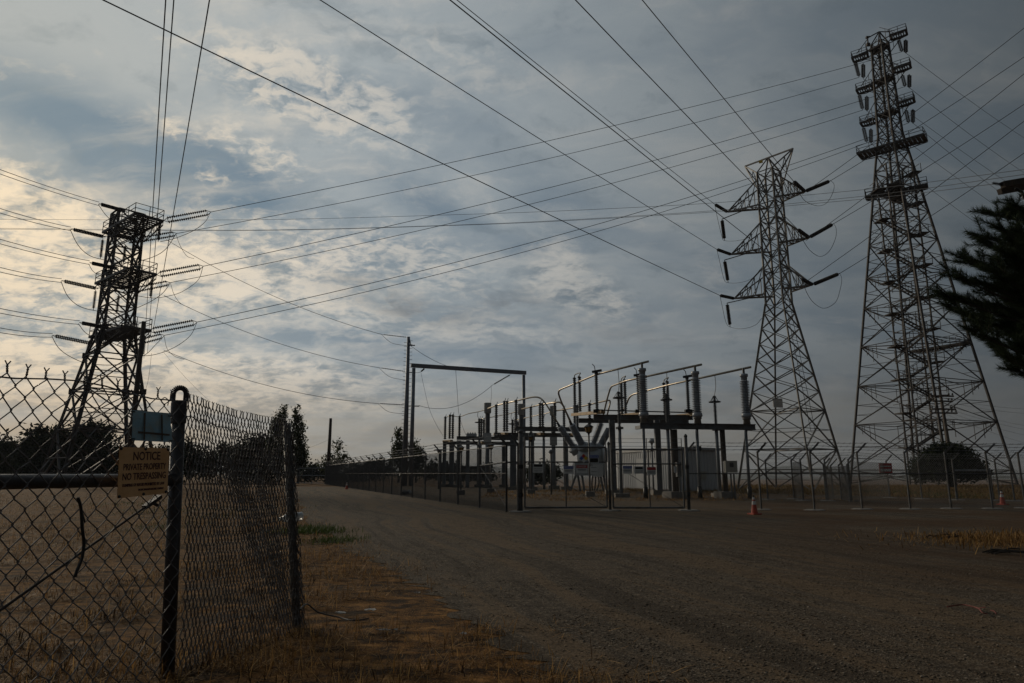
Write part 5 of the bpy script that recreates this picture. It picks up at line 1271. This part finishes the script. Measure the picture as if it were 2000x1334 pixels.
def lump(name, label, cat, c, s_, m, seed=0):
    r_ = random.Random(seed); mb = MB(); prof = [(0, .5), (.2, .9), (.5, 1), (.8, .6), (1, .1)]; mb.lathe(c, Vector(c) + up * s_, [(t, s_ * .8 * v * r_.uniform(.8, 1.2)) for t, v in prof], 7)
    for i, v in enumerate(mb.v): mb.v[i] = v + Vector((r_.uniform(-1, 1), r_.uniform(-1, 1), r_.uniform(-.5, .5))) * s_ * .15
    return tag(mb.build(name, m), label, cat)
lump('bag', 'small black bag at the foot of the left fence', 'bag', G(790, 966), .28, BLACK, 1); lump('bag', 'small white bag at the foot of the left fence', 'bag', G(799, 964), .24, SGW, 2)

# ------------------------------------------------------------------ foreground fence
B1 = G(328, 1322); B2 = G(583, 1226); d1, d2 = B1.y, B2.y
# upright top of the first post sits over its base
zt1 = ZP(770, d1); zt2 = ZP(822, d2)
A0 = P(0, 925, d1 * .745); A0.z = 0; dirL = (A0 - B1); A2 = B1 + dirL * 2.1
ff = thing('chain_link_fence', 'sagging rusty chain link fence with a thick corner post in the near left foreground', 'fence', (B1.x, B1.y, 0))
zc1 = ZP(783, d1)
LN1, LN2 = Vector((-.086, 0, 0)), Vector((-.19, 0, 0))
T1 = B1 + LN1 + up * zc1; X1 = (T1 - B1).normalized()
MB().lathe(B1 - up * .1, T1 - X1 * .13, [(0, .0395), (1, .0395)], 20).build('post', PIPE, ff, True)
cp_ = MB().lathe(T1 - X1 * .14, T1, [(0, .044), (.06, .046), (.9, .046), (1, .042)], 20).build('post_cap', PIPE, ff, False)
lp_ = MB(); dn = Vector((1, .25, 0)).normalized(); pts = []
for i in range(15):
    a = math.pi * i / 14; pts.append(T1 + up * .042 + dn * (-math.cos(a) * .038) + up * math.sin(a) * .040)
pts = [pts[0] - up * .045] + pts + [pts[-1] - up * .045]
for a, b in zip(pts, pts[1:]): lp_.bar(a, b, .032, .009, dn.cross(up))
lp_.build('cap_loop', PIPE, cp_)
MB().tube([B2 - up * .1, B2 + LN2 + up * (zt2 - .02)], .031, 14).build('post', POST, ff, True)
MB().tube([A2 - up * .1, A2 + up * zt1], .035, 12).build('post', POST, ff, True)
back = Vector((-.96, .25, 0)).normalized()     # away from the camera side of the left length
zr = ZP(937, d1)
MB().tube([B1 + LN1 * .6 + up * zr, A2 + up * zr], .036, 14).build('brace_rail', PIPE, ff, True)
ra, rb = P(0, 1192, d1 * .745), P(292, 984, d1 * .975); rr = (rb - ra).normalized()
MB().tube([ra - rr * 1.0, rb + rr * .03], .007, 8).build('truss_rod', RUST, ff, True)
tb = MB(); tb.bar(rb - rr * .05, rb + rr * .10, .03, .022); tb.bar(rb + rr * .02 - up * .0, rb + rr * .09 - up * .05, .014); tb.build('turnbuckle', PIPE, ff)

def woven(name, fn, nw, nk, r, t, seed, jit=.004, k0=None, par=ff, mt=FWIRE, sub=3):
    """interlocked zigzag wires; fn(s, z) maps wire index and row to a place, plus its normal"""
    rs = np.random.default_rng(seed); mb = MB(); J = rs.normal(size=(nw + 3, nk + 2, 3)) * jit
    for i in range(nw):
        kk0 = int(k0(i)) if k0 else 0; pts = []
        for k_ in range(kk0, nk):
            xa, xb = i + (k_ + i) % 2, i + (k_ + 1 + i) % 2
            pa, n_ = fn(xa, k_); pb, _ = fn(xb, k_ + 1)
            ja, jb = Vector(J[xa, k_]), Vector(J[xb, k_ + 1]); pa, pb = pa + ja, pb + jb
            sg = t if (k_ + i) % 2 else -t; hook = .09 * (1 if xb > xa else -1)
            side = fn(xa + 1, k_)[0] - fn(xa, k_)[0]
            pts.append(pa - side * hook)
            for f, g in ((.14, .07), (.5, .5), (.86, .93)) if sub == 3 else ((.15, .10), (.85, .90)):
                q = pa.lerp(pb, f); h = pa.lerp(pb, g); pts.append(Vector((h.x, h.y, q.z)) + n_ * sg)
        if pts: pts.append(pb); mb.tube(pts, r, 5, False)
    return stuff(mb.build(name, mt, par, True))
def tips(name, fn, js, k_, r, hgt, seed, par=ff):
    rs = random.Random(seed); mb = MB()
    for j in js:
        p, n_ = fn(j, k_); q = fn(j + 1, k_)[0]; sd = (q - p).normalized(); lean = sd * rs.uniform(-.006, .006) + n_ * rs.uniform(-.006, .006)
        tw = [p - up * .012]
        h1 = hgt * .62
        for ph in (0, math.pi):
            tw = [p - up * .008 + (sd * math.cos(ph + s_ * .09) + n_ * math.sin(ph + s_ * .09)) * r * 1.15 + up * (h1 * s_ / 110) + lean * (s_ / 110) for s_ in range(0, 111, 10)]
            w_ = sd * (1 if ph == 0 else -1); tw += [tw[-1] + w_ * hgt * .12 + up * hgt * .16, tw[-1] + w_ * hgt * .30 + up * hgt * .40]
            mb.tube(tw, r, 4)
    return stuff(mb.build(name, FWIRE, par, True))
# left length: wide open diamonds
LW = dirL.length; pL = .0455 * (LW / .98); nL = int(LW * 2.05 / pL); rowL = (zt1 - .045) / 28
nrmL = Vector((dirL.y, -dirL.x, 0)).normalized()
if nrmL.dot(B1) > 0: nrmL = -nrmL
def fL(x, k_):
    f = x * pL / LW; z = .02 + k_ * rowL
    dip = 0
    if k_ >= 26:
        for c, w, a in ((5.3, 1.3, .02), (1.8, .8, .02)): dip += a * math.exp(-((x - c) / w) ** 2) * (k_ - 25) / 3
    return B1 + LN1 * (z / zt1) * max(0, 1 - f * .6) + dirL.normalized() * (x * pL + .02) + nrmL * (.055 + .012 * math.sin(x * .5 + k_ * .3)) + up * (z - dip), nrmL
woven('mesh_fabric', fL, nL, 28, .0031, .0045, 1, .003)
tips('mesh_tips', fL, [j for j in range(1, nL) if (28 + j) % 2 == 0 and j not in (6, 8)], 28, .0029, .055, 2)
# a bent loop where two strands have been cut
lp2 = MB(); p, _ = fL(7.6, 27); lp2.tube(spline([p, p + up * .02 + dirL.normalized() * .03, p + up * .03 + dirL.normalized() * .07, p + up * .05 + dirL.normalized() * .075, p + up * .06 + dirL.normalized() * .05, p + up * .035 - dirL.normalized() * .02], 5), .003, 5); lp2.build('bent_wire', FWIRE, ff, True); lp2 = MB(); p, _ = fL(2.6, 27); lp2.tube(spline([p, p + up * .03, p + up * .045 + dirL.normalized() * .03, p + up * .02 + dirL.normalized() * .05, p + up * .0 + dirL.normalized() * .02], 5), .003, 5); lp2.build('bent_wire', FWIRE, ff, True)
zw1 = ZP(784, d1); MB().tube([B1 + LN1 + nrmL * .05 + up * zw1] + [B1 + LN1 * max(0, 1 - f * .6) + nrmL * .055 + dirL * f + up * (zw1 + (.006 - .02 * math.sin(f * 7)) ) for f in np.linspace(.1, 2.05, 14)], .0042, 6).build('tension_wire', FWIRE, ff, True)
# right length: stretched, narrow loops
dirR = B2 - B1; LR = dirR.length; nR = 74; nrmR = Vector((dirR.y, -dirR.x, 0)).normalized()
if nrmR.dot(B1) > 0: nrmR = -nrmR
rowR = 1 / 30
def fR(x, k_):
    f = x / nR; zt_ = zt1 * (1 - f) + zt2 * f - .03; z = .0 + k_ * rowR * zt_
    return B1 + (LN1 * (1 - f) + LN2 * f) * (z / zt_) + dirR * (.012 + f * 1.0) + nrmR * (.05 + .02 * math.sin(f * 3.1 + k_ * .12) + .005 * math.sin(x * .35 + k_ * .2)) + up * (z - .03 * math.sin(math.pi * f)), nrmR
woven('mesh_fabric', fR, nR, 30, .0033, .006, 3, .0016)
tips('mesh_tips', fR, [j for j in range(1, nR) if (30 + j) % 2 == 0], 30, .0027, .05, 4)
MB().tube([fR(x, 28)[0] + nrmR * .006 + up * .012 * math.sin(x * .9) for x in range(0, nR + 1, 3)], .0036, 6).build('tension_wire', FWIRE, ff, True)
def fF(x, k_):
    f = .46 + .54 * x / 40; zt_ = zt2; z = k_ * zt_ / 28
    return B1 + (LN1 * (1 - f) + LN2 * f) * (z / zt_) + dirR * f - nrmR * (.10 + .03 * math.sin(k_ * .2 + f * 5)) + up * z, nrmR
woven('loose_fabric', fF, 40, 24, .0030, .006, 5, .0025, k0=lambda i: max(0, 20 - i * .55))
def fW(x, k_):       # the torn end wrapped round the leaning post
    a = -2.0 + x / 9 * 4.2; rr_2 = .044 + .008 * math.sin(k_ * .9 + x)
    return B2 + LN2 * (k_ / 30) + Vector((math.cos(a), math.sin(a), 0)) * rr_2 + up * (.0 + k_ * zt2 / 30), Vector((math.cos(a), math.sin(a), 0))
woven('wrapped_fabric', fW, 9, 29, .0027, .004, 6, .004, sub=2)

# the two signs hang on the fence
def on_left(px, py, off=.0):
    """where the line of sight through a pixel meets the left length of fence"""
    o = Vector((0, 0, CAMZ)); d = P(px, py, 1.0) - o; n = nrmL; p0 = B1 + nrmL * (.075 + off) + LN1 * (.55 if py < 960 else .2); t = (p0 - o).dot(n) / d.dot(n); return o + d * t
def plate(name, label, cat, quad, m, th=.003, off=0.0, bend=.0):
    c = [on_left(*q, off) for q in quad]; o = (c[0] + c[1] + c[2] + c[3]) / 4
    t = thing(name, label, cat, o); vs = []; nx_, ny_ = 12, 8
    for j in range(ny_ + 1):
        for i in range(nx_ + 1):
            u, v = i / nx_, j / ny_; p = c[0].lerp(c[1], u).lerp(c[3].lerp(c[2], u), v); vs.append(p + nrmL * bend * (math.sin(u * 5 + v * 3) + .5 * math.sin(v * 9 - u * 4)))
    n0 = len(vs); vs += [v - nrmL * th for v in vs]; fs = []
    for j in range(ny_):
        for i in range(nx_):
            a = j * (nx_ + 1) + i; fs.append((a, a + nx_ + 1, a + nx_ + 2, a + 1)); fs.append((n0 + a, n0 + a + 1, n0 + a + nx_ + 2, n0 + a + nx_ + 1))
    MB().add(vs, fs).build('plate', m, t, False); return t, c
nt_, q = plate('notice_sign', 'square tan NOTICE sign with brown lettering wired to the foreground fence', 'sign', ((233.5, 873), (331, 875.5), (326.5, 963), (229.5, 973.5)), SIGNO)
ex = (q[1] - q[0]); ey = (q[0] - q[3]); w_, h_ = (ex.length + (q[2] - q[3]).length) / 2, (ey.length + (q[1] - q[2]).length) / 2
cen = (q[0] + q[1] + q[2] + q[3]) / 4
exn = ((q[1] - q[0]) + (q[2] - q[3])).normalized(); eyn = ((q[0] - q[3]) + (q[1] - q[2])).normalized(); nn_ = exn.cross(eyn)
for body, fx, fy, wd, sz in (('NOTICE', .035, .315, .55, .235), ('PRIVATE PROPERTY', .01, .095, .86, .172), ('NO TRESPASSING', .01, -.10, .87, .185), ('DUMPING OF REFUSE PROHIBITED BY LAW', .0, -.27, .84, .075), ('PACIFIC GAS AND ELECTRIC COMPANY', .15, -.375, .52, .048)):
    mt = Matrix((exn, eyn, nn_)).transposed().to_4x4(); mt = Matrix.Translation(cen + exn * fx * w_ + eyn * fy * h_ + nn_ * .0012) @ mt
    text_mesh('lettering', body, INKB, sz * h_ * 1.05, wd * w_, nt_, mt, .0035 * h_)
bl = MB()
for u, v in ((.03, .03), (.97, .03), (.03, .97), (.97, .97), (.5, .03), (.5, .97)):
    p = q[0].lerp(q[1], u).lerp(q[3].lerp(q[2], u), v); MB().lathe(p, p + nn_ * .006, [(0, .009), (.7, .008), (1, .003)], 8).build('bolt', BLACK, nt_)
wt, q = plate('blue_sheet', 'faded pale blue sheet with brown tape strips tied above the tan notice', 'sign', ((259, 801), (333.5, 807), (335.5, 864), (257, 860)), SIGNB, .002, .004, .0035)
def tape(u0, v0, u1, v1, wdt):
    a = q[0].lerp(q[1], u0).lerp(q[3].lerp(q[2], u0), v0); b = q[0].lerp(q[1], u1).lerp(q[3].lerp(q[2], u1), v1); pts = [a.lerp(b, i / 8) + nrmL * (.0085) for i in range(9)]
    mb = MB()
    for s_, e in zip(pts, pts[1:]): mb.bar(s_, e, wdt, .001, nrmL)
    mb.build('tape_strip', TAPE, wt)
tape(.28, .06, .27, .96, .011); tape(.72, .08, .72, .96, .011); tape(.12, .72, .92, .75, .011)
for u, v in ((.01, .05), (.02, .95), (.98, .1), (.98, .95)):
    p = q[0].lerp(q[1], u).lerp(q[3].lerp(q[2], u), v); mb = MB(); mb.ring(p, .011, .003, 10, 5); mb.build('wire_tie', BLACK, wt)
# dead stem hanging in the mesh
mb = MB(); mb.tube(spline([on_left(152, 972, .02), on_left(158, 992, .02), on_left(161, 1035, .02), on_left(164, 1060, .02), on_left(160, 1090, .02), on_left(149, 1118, .02), on_left(147, 1127, .02)], 5), .0075, 6); mb.tube([on_left(158, 992, .02), on_left(166, 1020, .02)], .004, 5)
tag(mb.build('dead_stem', BLACK), 'black dead stem hanging in the mesh left of the tan notice', 'stem')
# white jug stuck on the leaning post
jp = P(566, 1010, d2 - .02); t = thing('plastic_jug', 'milky white plastic jug caught sideways on the leaning fence post', 'jug', jp)
e = Vector((.155, .02, .022)); jm = MB().lathe(P(546, 1014, d2 - .02), P(592, 1008, d2 + .05), [(0, .014), (.12, .016), (.14, .020), (.3, .036), (.34, .033), (.5, .033), (.53, .036), (.8, .036), (.97, .033), (1, .02)], 16); jm.build('body', JUG, t, True)
MB().lathe(P(543.5, 1014.3, d2 - .024), P(546, 1014, d2 - .02), [(0, .015), (1, .015)], 12).build('cap', JUG, t, True)
mb = MB(); mb.tube(spline([G(586, 1190, .22), G(600, 1180, .13), G(622, 1196, .05), G(660, 1205, .02), G(690, 1212, .015), G(720, 1208, .015)], 6), .006, 6); tag(mb.build('cable', CABLEM), 'black cable trailing from the leaning post into the dry grass', 'cable')
for i, (px, py, w_, h_, lab) in enumerate(((723, 1194, .10, .05, 'torn white paper scrap in the straw right of the black cable'), (665, 1199, .09, .04, 'crumpled pale scrap beside the black cable'), (755, 1233, .16, .025, 'long pale strip lying in the straw'), (815, 1160, .06, .02, 'tiny pale strip at the gravel edge'), (905, 1240, .05, .03, 'small pale chip on the gravel edge'))):
    g = G(px, py, .02); mb = MB(); rs = random.Random(i); nx_ = 5; vs = []
    for a in range(nx_ + 1):
        for b in range(3): vs.append(g + Vector(((a / nx_ - .5) * w_, (b / 2 - .5) * h_ + rs.uniform(-.1, .1) * h_, .012 * rs.random() + .008)))
    n0 = len(vs); vs += [v - up * .002 for v in vs]; fs = [(a * 3 + b, (a + 1) * 3 + b, (a + 1) * 3 + b + 1, a * 3 + b + 1) for a in range(nx_) for b in range(2)]; fs += [tuple(n0 + i_ for i_ in reversed(f)) for f in fs]
    tag(mb.add(vs, fs).build('paper_scrap', PAPER), lab, 'litter')
mb = MB(); mb.tube(spline([G(1850, 1185, .02), G(1880, 1181, .03), G(1910, 1188, .03), G(1918, 1196, .03), G(1928, 1199, .02)], 5), .006, 5); mb.tube([G(1910, 1188, .03), G(1925, 1186, .05)], .004, 5); mb.tube(spline([G(1935, 1192, .02), G(1942, 1194, .03), G(1946, 1199, .02)], 4), .005, 5)
tag(mb.build('twig', TWIG), 'reddish broken twig on the bare gravel at the right', 'twig')
for i, (px, py, lab) in enumerate(((1835, 1050, 'dark broken branch lying left of the golden grass patch'), (1925, 1080, 'dark clod and sticks at the near edge of the golden grass patch'))):
    mb = MB(); rs = random.Random(i + 9)
    for j in range(6):
        g = G(px + rs.uniform(-28, 28), py + rs.uniform(-3, 3), .02); an = rs.uniform(-.5, .5); L_ = rs.uniform(.2, .6); mb.tube([g, g + Vector((math.cos(an) * L_ * .5, math.sin(an) * L_ * .5, .04)), g + Vector((math.cos(an) * L_, math.sin(an) * L_, .02))], .012, 5)
    tag(mb.build('branch', BARK), lab, 'branch')

# ------------------------------------------------------------------ trees
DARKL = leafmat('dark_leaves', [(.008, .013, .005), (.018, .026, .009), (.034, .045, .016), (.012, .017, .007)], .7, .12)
MIDL = leafmat('mid_green_leaves', [(.02, .028, .010), (.045, .058, .018), (.075, .085, .028), (.03, .04, .014)], .6, .3)  # mid greens for the poplars and the small airy trees
def crown(pts, size, par, m, name='crown', squash=1.0):
    n = len(pts); P0 = np.asarray(pts, np.float32); a = RNG.normal(size=(n, 3)); b = RNG.normal(size=(n, 3))
    a /= np.linalg.norm(a, axis=1, keepdims=True); b -= (a * b).sum(1, keepdims=True) * a; b /= np.linalg.norm(b, axis=1, keepdims=True)
    s = size * (.5 + RNG.random((n, 1))); V_ = np.stack([P0 - a * s, P0 - b * s * .5, P0 + a * s, P0 + b * s * .5], 1).reshape(-1, 3)
    if par is not None: V_ = V_ - np.array(par.location)
    o = npmesh(name, V_, np.arange(4 * n).reshape(-1, 4), m, par); return stuff(o)
def tree(label, name, base, d, blobs, dens, size, m=DARKL, trunk=True, zbase=0.0, cat='tree', grp=None, clump=10, tr=.16):
    b = VX(base[0], base[1], d, zbase); t = thing(name, label, cat, b, grp); L_ = []
    for px, py, r in blobs:
        rx = r if not isinstance(r, tuple) else r[0]; ry = r if not isinstance(r, tuple) else r[1]
        c = P(px, py, d); Rx, Rz = rx / F * d, ry / F * d; nc2 = max(6, int(dens * rx * ry / 900))
        u = RNG.normal(size=(nc2, 3)); u /= np.linalg.norm(u, axis=1, keepdims=True); rad = RNG.random((nc2, 1)) ** .42
        cc_ = np.array(c)[None] + u * rad * np.array([[Rx, Rx, Rz]]) * (1 + .18 * RNG.normal(size=(nc2, 1)))
        L_.append((cc_[:, None] + RNG.normal(size=(nc2, clump, 3)) * size * 1.5).reshape(-1, 3))
    pts = np.concatenate(L_); pts = pts[pts[:, 2] > zbase + .05]
    crown(pts, size, t, m)
    if trunk:
        c = P(blobs[0][0], blobs[0][1], d); mb = MB(); r0 = max(.12, tr); mid = b.lerp(c, .55) + Vector((.1, 0, 0))
        mb.tube([b, mid, c], [r0, r0 * .7, r0 * .3], 8); mb.build('trunk', BARK, t, True); lm = MB()
        for px, py, r in blobs[:8]: lm.tube([mid, mid.lerp(P(px, py, d), .5) + up * .1, P(px, py, d)], [r0 * .5, r0 * .3, r0 * .1], 5)
        stuff(lm.build('limbs', BARK, t))
    return t
g_ = 'trees behind the left tower'
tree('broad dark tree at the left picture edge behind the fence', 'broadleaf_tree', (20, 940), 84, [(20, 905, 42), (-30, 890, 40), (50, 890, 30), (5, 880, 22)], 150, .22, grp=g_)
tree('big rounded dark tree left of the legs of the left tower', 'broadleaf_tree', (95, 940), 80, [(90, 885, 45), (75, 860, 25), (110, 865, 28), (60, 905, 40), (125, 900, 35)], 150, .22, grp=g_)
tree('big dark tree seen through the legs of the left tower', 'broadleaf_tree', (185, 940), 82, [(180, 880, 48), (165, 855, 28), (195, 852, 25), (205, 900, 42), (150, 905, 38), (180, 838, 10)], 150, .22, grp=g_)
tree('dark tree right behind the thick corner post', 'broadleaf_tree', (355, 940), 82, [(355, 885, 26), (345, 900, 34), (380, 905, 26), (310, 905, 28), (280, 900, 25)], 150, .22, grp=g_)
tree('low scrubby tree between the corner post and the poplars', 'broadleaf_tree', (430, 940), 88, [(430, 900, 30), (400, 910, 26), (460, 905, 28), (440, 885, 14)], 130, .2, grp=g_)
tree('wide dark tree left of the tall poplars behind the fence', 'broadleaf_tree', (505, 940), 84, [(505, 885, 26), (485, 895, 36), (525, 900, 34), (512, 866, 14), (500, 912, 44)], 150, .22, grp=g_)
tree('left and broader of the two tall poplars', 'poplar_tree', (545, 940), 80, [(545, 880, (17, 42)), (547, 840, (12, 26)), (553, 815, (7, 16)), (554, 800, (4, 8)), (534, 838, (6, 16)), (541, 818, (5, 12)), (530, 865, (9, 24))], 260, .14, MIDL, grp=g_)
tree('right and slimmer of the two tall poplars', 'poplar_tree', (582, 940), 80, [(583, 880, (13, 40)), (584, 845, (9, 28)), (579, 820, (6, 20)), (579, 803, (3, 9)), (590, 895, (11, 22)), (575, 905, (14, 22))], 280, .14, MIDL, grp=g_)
tree('low dark bushes under the lone wooden pole', 'bush', (620, 945), 92, [(615, 915, (18, 14)), (600, 925, (20, 16)), (632, 922, (16, 14)), (645, 930, 12)], 170, .2, trunk=False, cat='bush')
tree('small airy tree right of the lone wooden pole', 'broadleaf_tree', (657, 945), 88, [(657, 895, (20, 18)), (640, 902, (14, 12)), (672, 900, (12, 12)), (660, 872, (8, 12)), (650, 915, (24, 14))], 110, .16, MIDL)
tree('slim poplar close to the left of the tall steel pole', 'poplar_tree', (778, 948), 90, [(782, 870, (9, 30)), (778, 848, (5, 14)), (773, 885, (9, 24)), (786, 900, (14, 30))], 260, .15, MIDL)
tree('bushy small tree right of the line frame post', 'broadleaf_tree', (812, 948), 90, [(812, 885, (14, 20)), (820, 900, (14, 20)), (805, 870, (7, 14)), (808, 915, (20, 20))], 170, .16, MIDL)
for i, (x, y, w) in enumerate(((700, 918, 26), (740, 910, 30), (850, 914, 26), (890, 918, 24), (940, 920, 22))):
    tree(('low hedge bush near the far end of the left fence', 'dark hedge bush left of the slim poplar', 'low bush right of the bushy small tree', 'low bush behind the farthest switch stand', 'low bush behind the left instrument transformer')[i], 'bush', (x, 945), 100, [(x, y, (w, 12)), (x - w * .6, y + 8, (w * .7, 10)), (x + w * .6, y + 8, (w * .7, 10)), (x, y + 14, (w, 10))], 170, .2, trunk=False, cat='bush')
tree('dark low bush behind the left gate leaf', 'bush', (1062, 945), 72, [(1045, 922, (18, 14)), (1070, 918, (18, 15)), (1085, 925, (10, 12)), (1060, 934, (30, 12))], 190, .18, trunk=False, cat='bush')
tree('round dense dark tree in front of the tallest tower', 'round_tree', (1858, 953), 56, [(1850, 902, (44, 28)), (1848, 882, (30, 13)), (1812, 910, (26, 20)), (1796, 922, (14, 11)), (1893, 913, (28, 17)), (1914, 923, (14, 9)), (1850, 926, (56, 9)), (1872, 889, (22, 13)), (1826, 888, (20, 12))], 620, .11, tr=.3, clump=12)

# pine reaching in from the right
pb = Vector((P(2230, 600, 9.3).x, 9.3, 0)); pt_ = thing('pine_tree', 'dark long needled pine reaching in from the right picture edge', 'tree', pb)
MB().tube([pb, pb + Vector((.05, 0, 3)), pb + Vector((.0, .1, 6.5))], [.24, .19, .06], 10).build('trunk', BARK, pt_, True)
NEED = leafmat('pine_needles', [(.012, .020, .009), (.028, .042, .017), (.045, .062, .024)], .6, .15)
rs = random.Random(21); tipsP = [(1978, 402), (1990, 420), (1932, 418), (1950, 446), (1912, 462), (1925, 478), (1874, 503), (1898, 512), (1920, 520), (1864, 540), (1884, 548), (1838, 574), (1860, 582), (1850, 600), (1880, 610), (1900, 622), (1895, 645), (1920, 640), (1915, 655), (1950, 690), (1965, 700), (1985, 722), (1975, 705), (1940, 560), (1950, 600), (1955, 640), (1960, 500), (1975, 470), (1985, 560), (1990, 620), (1945, 535), (1930, 600), (1995, 660), (1965, 575)]
for i in range(30): tipsP.append((rs.uniform(1975, 2150), rs.uniform(410, 700)))
SH, bm_ = [], MB()
for i in range(40): tipsP.append((rs.uniform(1985, 2160), rs.uniform(430, 700)))
for i, (px, py) in enumerate(tipsP):
    d = 9.3 + rs.uniform(-1.0, 1.0) * (1 if i < 34 else 1.2); tip = P(px, py, d); rt = Vector((pb.x, pb.y, max(2.0, tip.z - .4 - .10 * (pb.x - tip.x))))
    mid = rt.lerp(tip, .55) + Vector((0, 0, -.10)); pts = spline([rt, mid, tip], 8); bm_.tube(pts, [.032 * (1 - .8 * j / 16) for j in range(17)], 5)
    Lb = (tip - rt).length
    for j in range(7, 17):
        p = pts[j]; dv_ = (pts[min(j + 1, 16)] - pts[j - 1]).normalized()
        if j == 16: v = (dv_ + Vector((0, 0, .3))).normalized(); SH.append((p - v * .25, v, .34)); continue
        for q_ in range(2 if j > 9 else 1):
            s_ = Vector((rs.uniform(-1, 1), rs.uniform(-1, 1), rs.uniform(-.1, .8))); v = (dv_ * 1.1 + s_ * .75).normalized(); SH.append((p, v, rs.uniform(.22, .38)))
for p, v, L_ in SH: bm_.tube([p, p + Vector(v) * L_], [.006, .003], 4)
stuff(bm_.build('branches', BARK, pt_))
Vn = []
for p, v, L_ in SH:
    n = 160; v = Vector(v).normalized(); x = v.cross(up).normalized() if abs(v.z) < .95 else Vector((1, 0, 0)); y = v.cross(x)
    t = RNG.random(n) ** .8; a = RNG.random(n) * 6.283; sp = .5 + .5 * RNG.random(n); ln = .075 + .05 * RNG.random(n)
    pv, vv, xv, yv = map(np.array, (p, v, x, y)); rad = np.cos(a)[:, None] * xv + np.sin(a)[:, None] * yv
    o = pv + vv * (t[:, None] * L_); dr = vv * np.cos(sp)[:, None] + rad * np.sin(sp)[:, None]; e = o + dr * ln[:, None]; w = np.cross(dr, RNG.normal(size=(n, 3))); w /= np.linalg.norm(w, axis=1, keepdims=True)
    Vn.append(np.stack([o - w * .0028, o + w * .0028, e], 1).reshape(-1, 3))
Vn = np.concatenate(Vn) - np.array(pb); stuff(npmesh('needles', Vn, np.arange(len(Vn)).reshape(-1, 3), NEED, pt_))

# ------------------------------------------------------------------ air
hz_ = bpy.data.materials.new('air'); hz_.use_nodes = True; nt = hz_.node_tree; nt.nodes.clear()
vo = N('ShaderNodeVolumePrincipled', nt); vo.inputs['Color'].default_value = (.80, .86, .95, 1); vo.inputs['Density'].default_value = .00016; vo.inputs['Anisotropy'].default_value = .2
oo = N('ShaderNodeOutputMaterial', nt); lk(vo.outputs[0], oo.inputs['Volume'], nt)
if HAZE:
    hb_ = MB().box((0, 2300, 25), (7600, 6200, 86)).build('haze', hz_); hb_['kind'] = 'stuff'
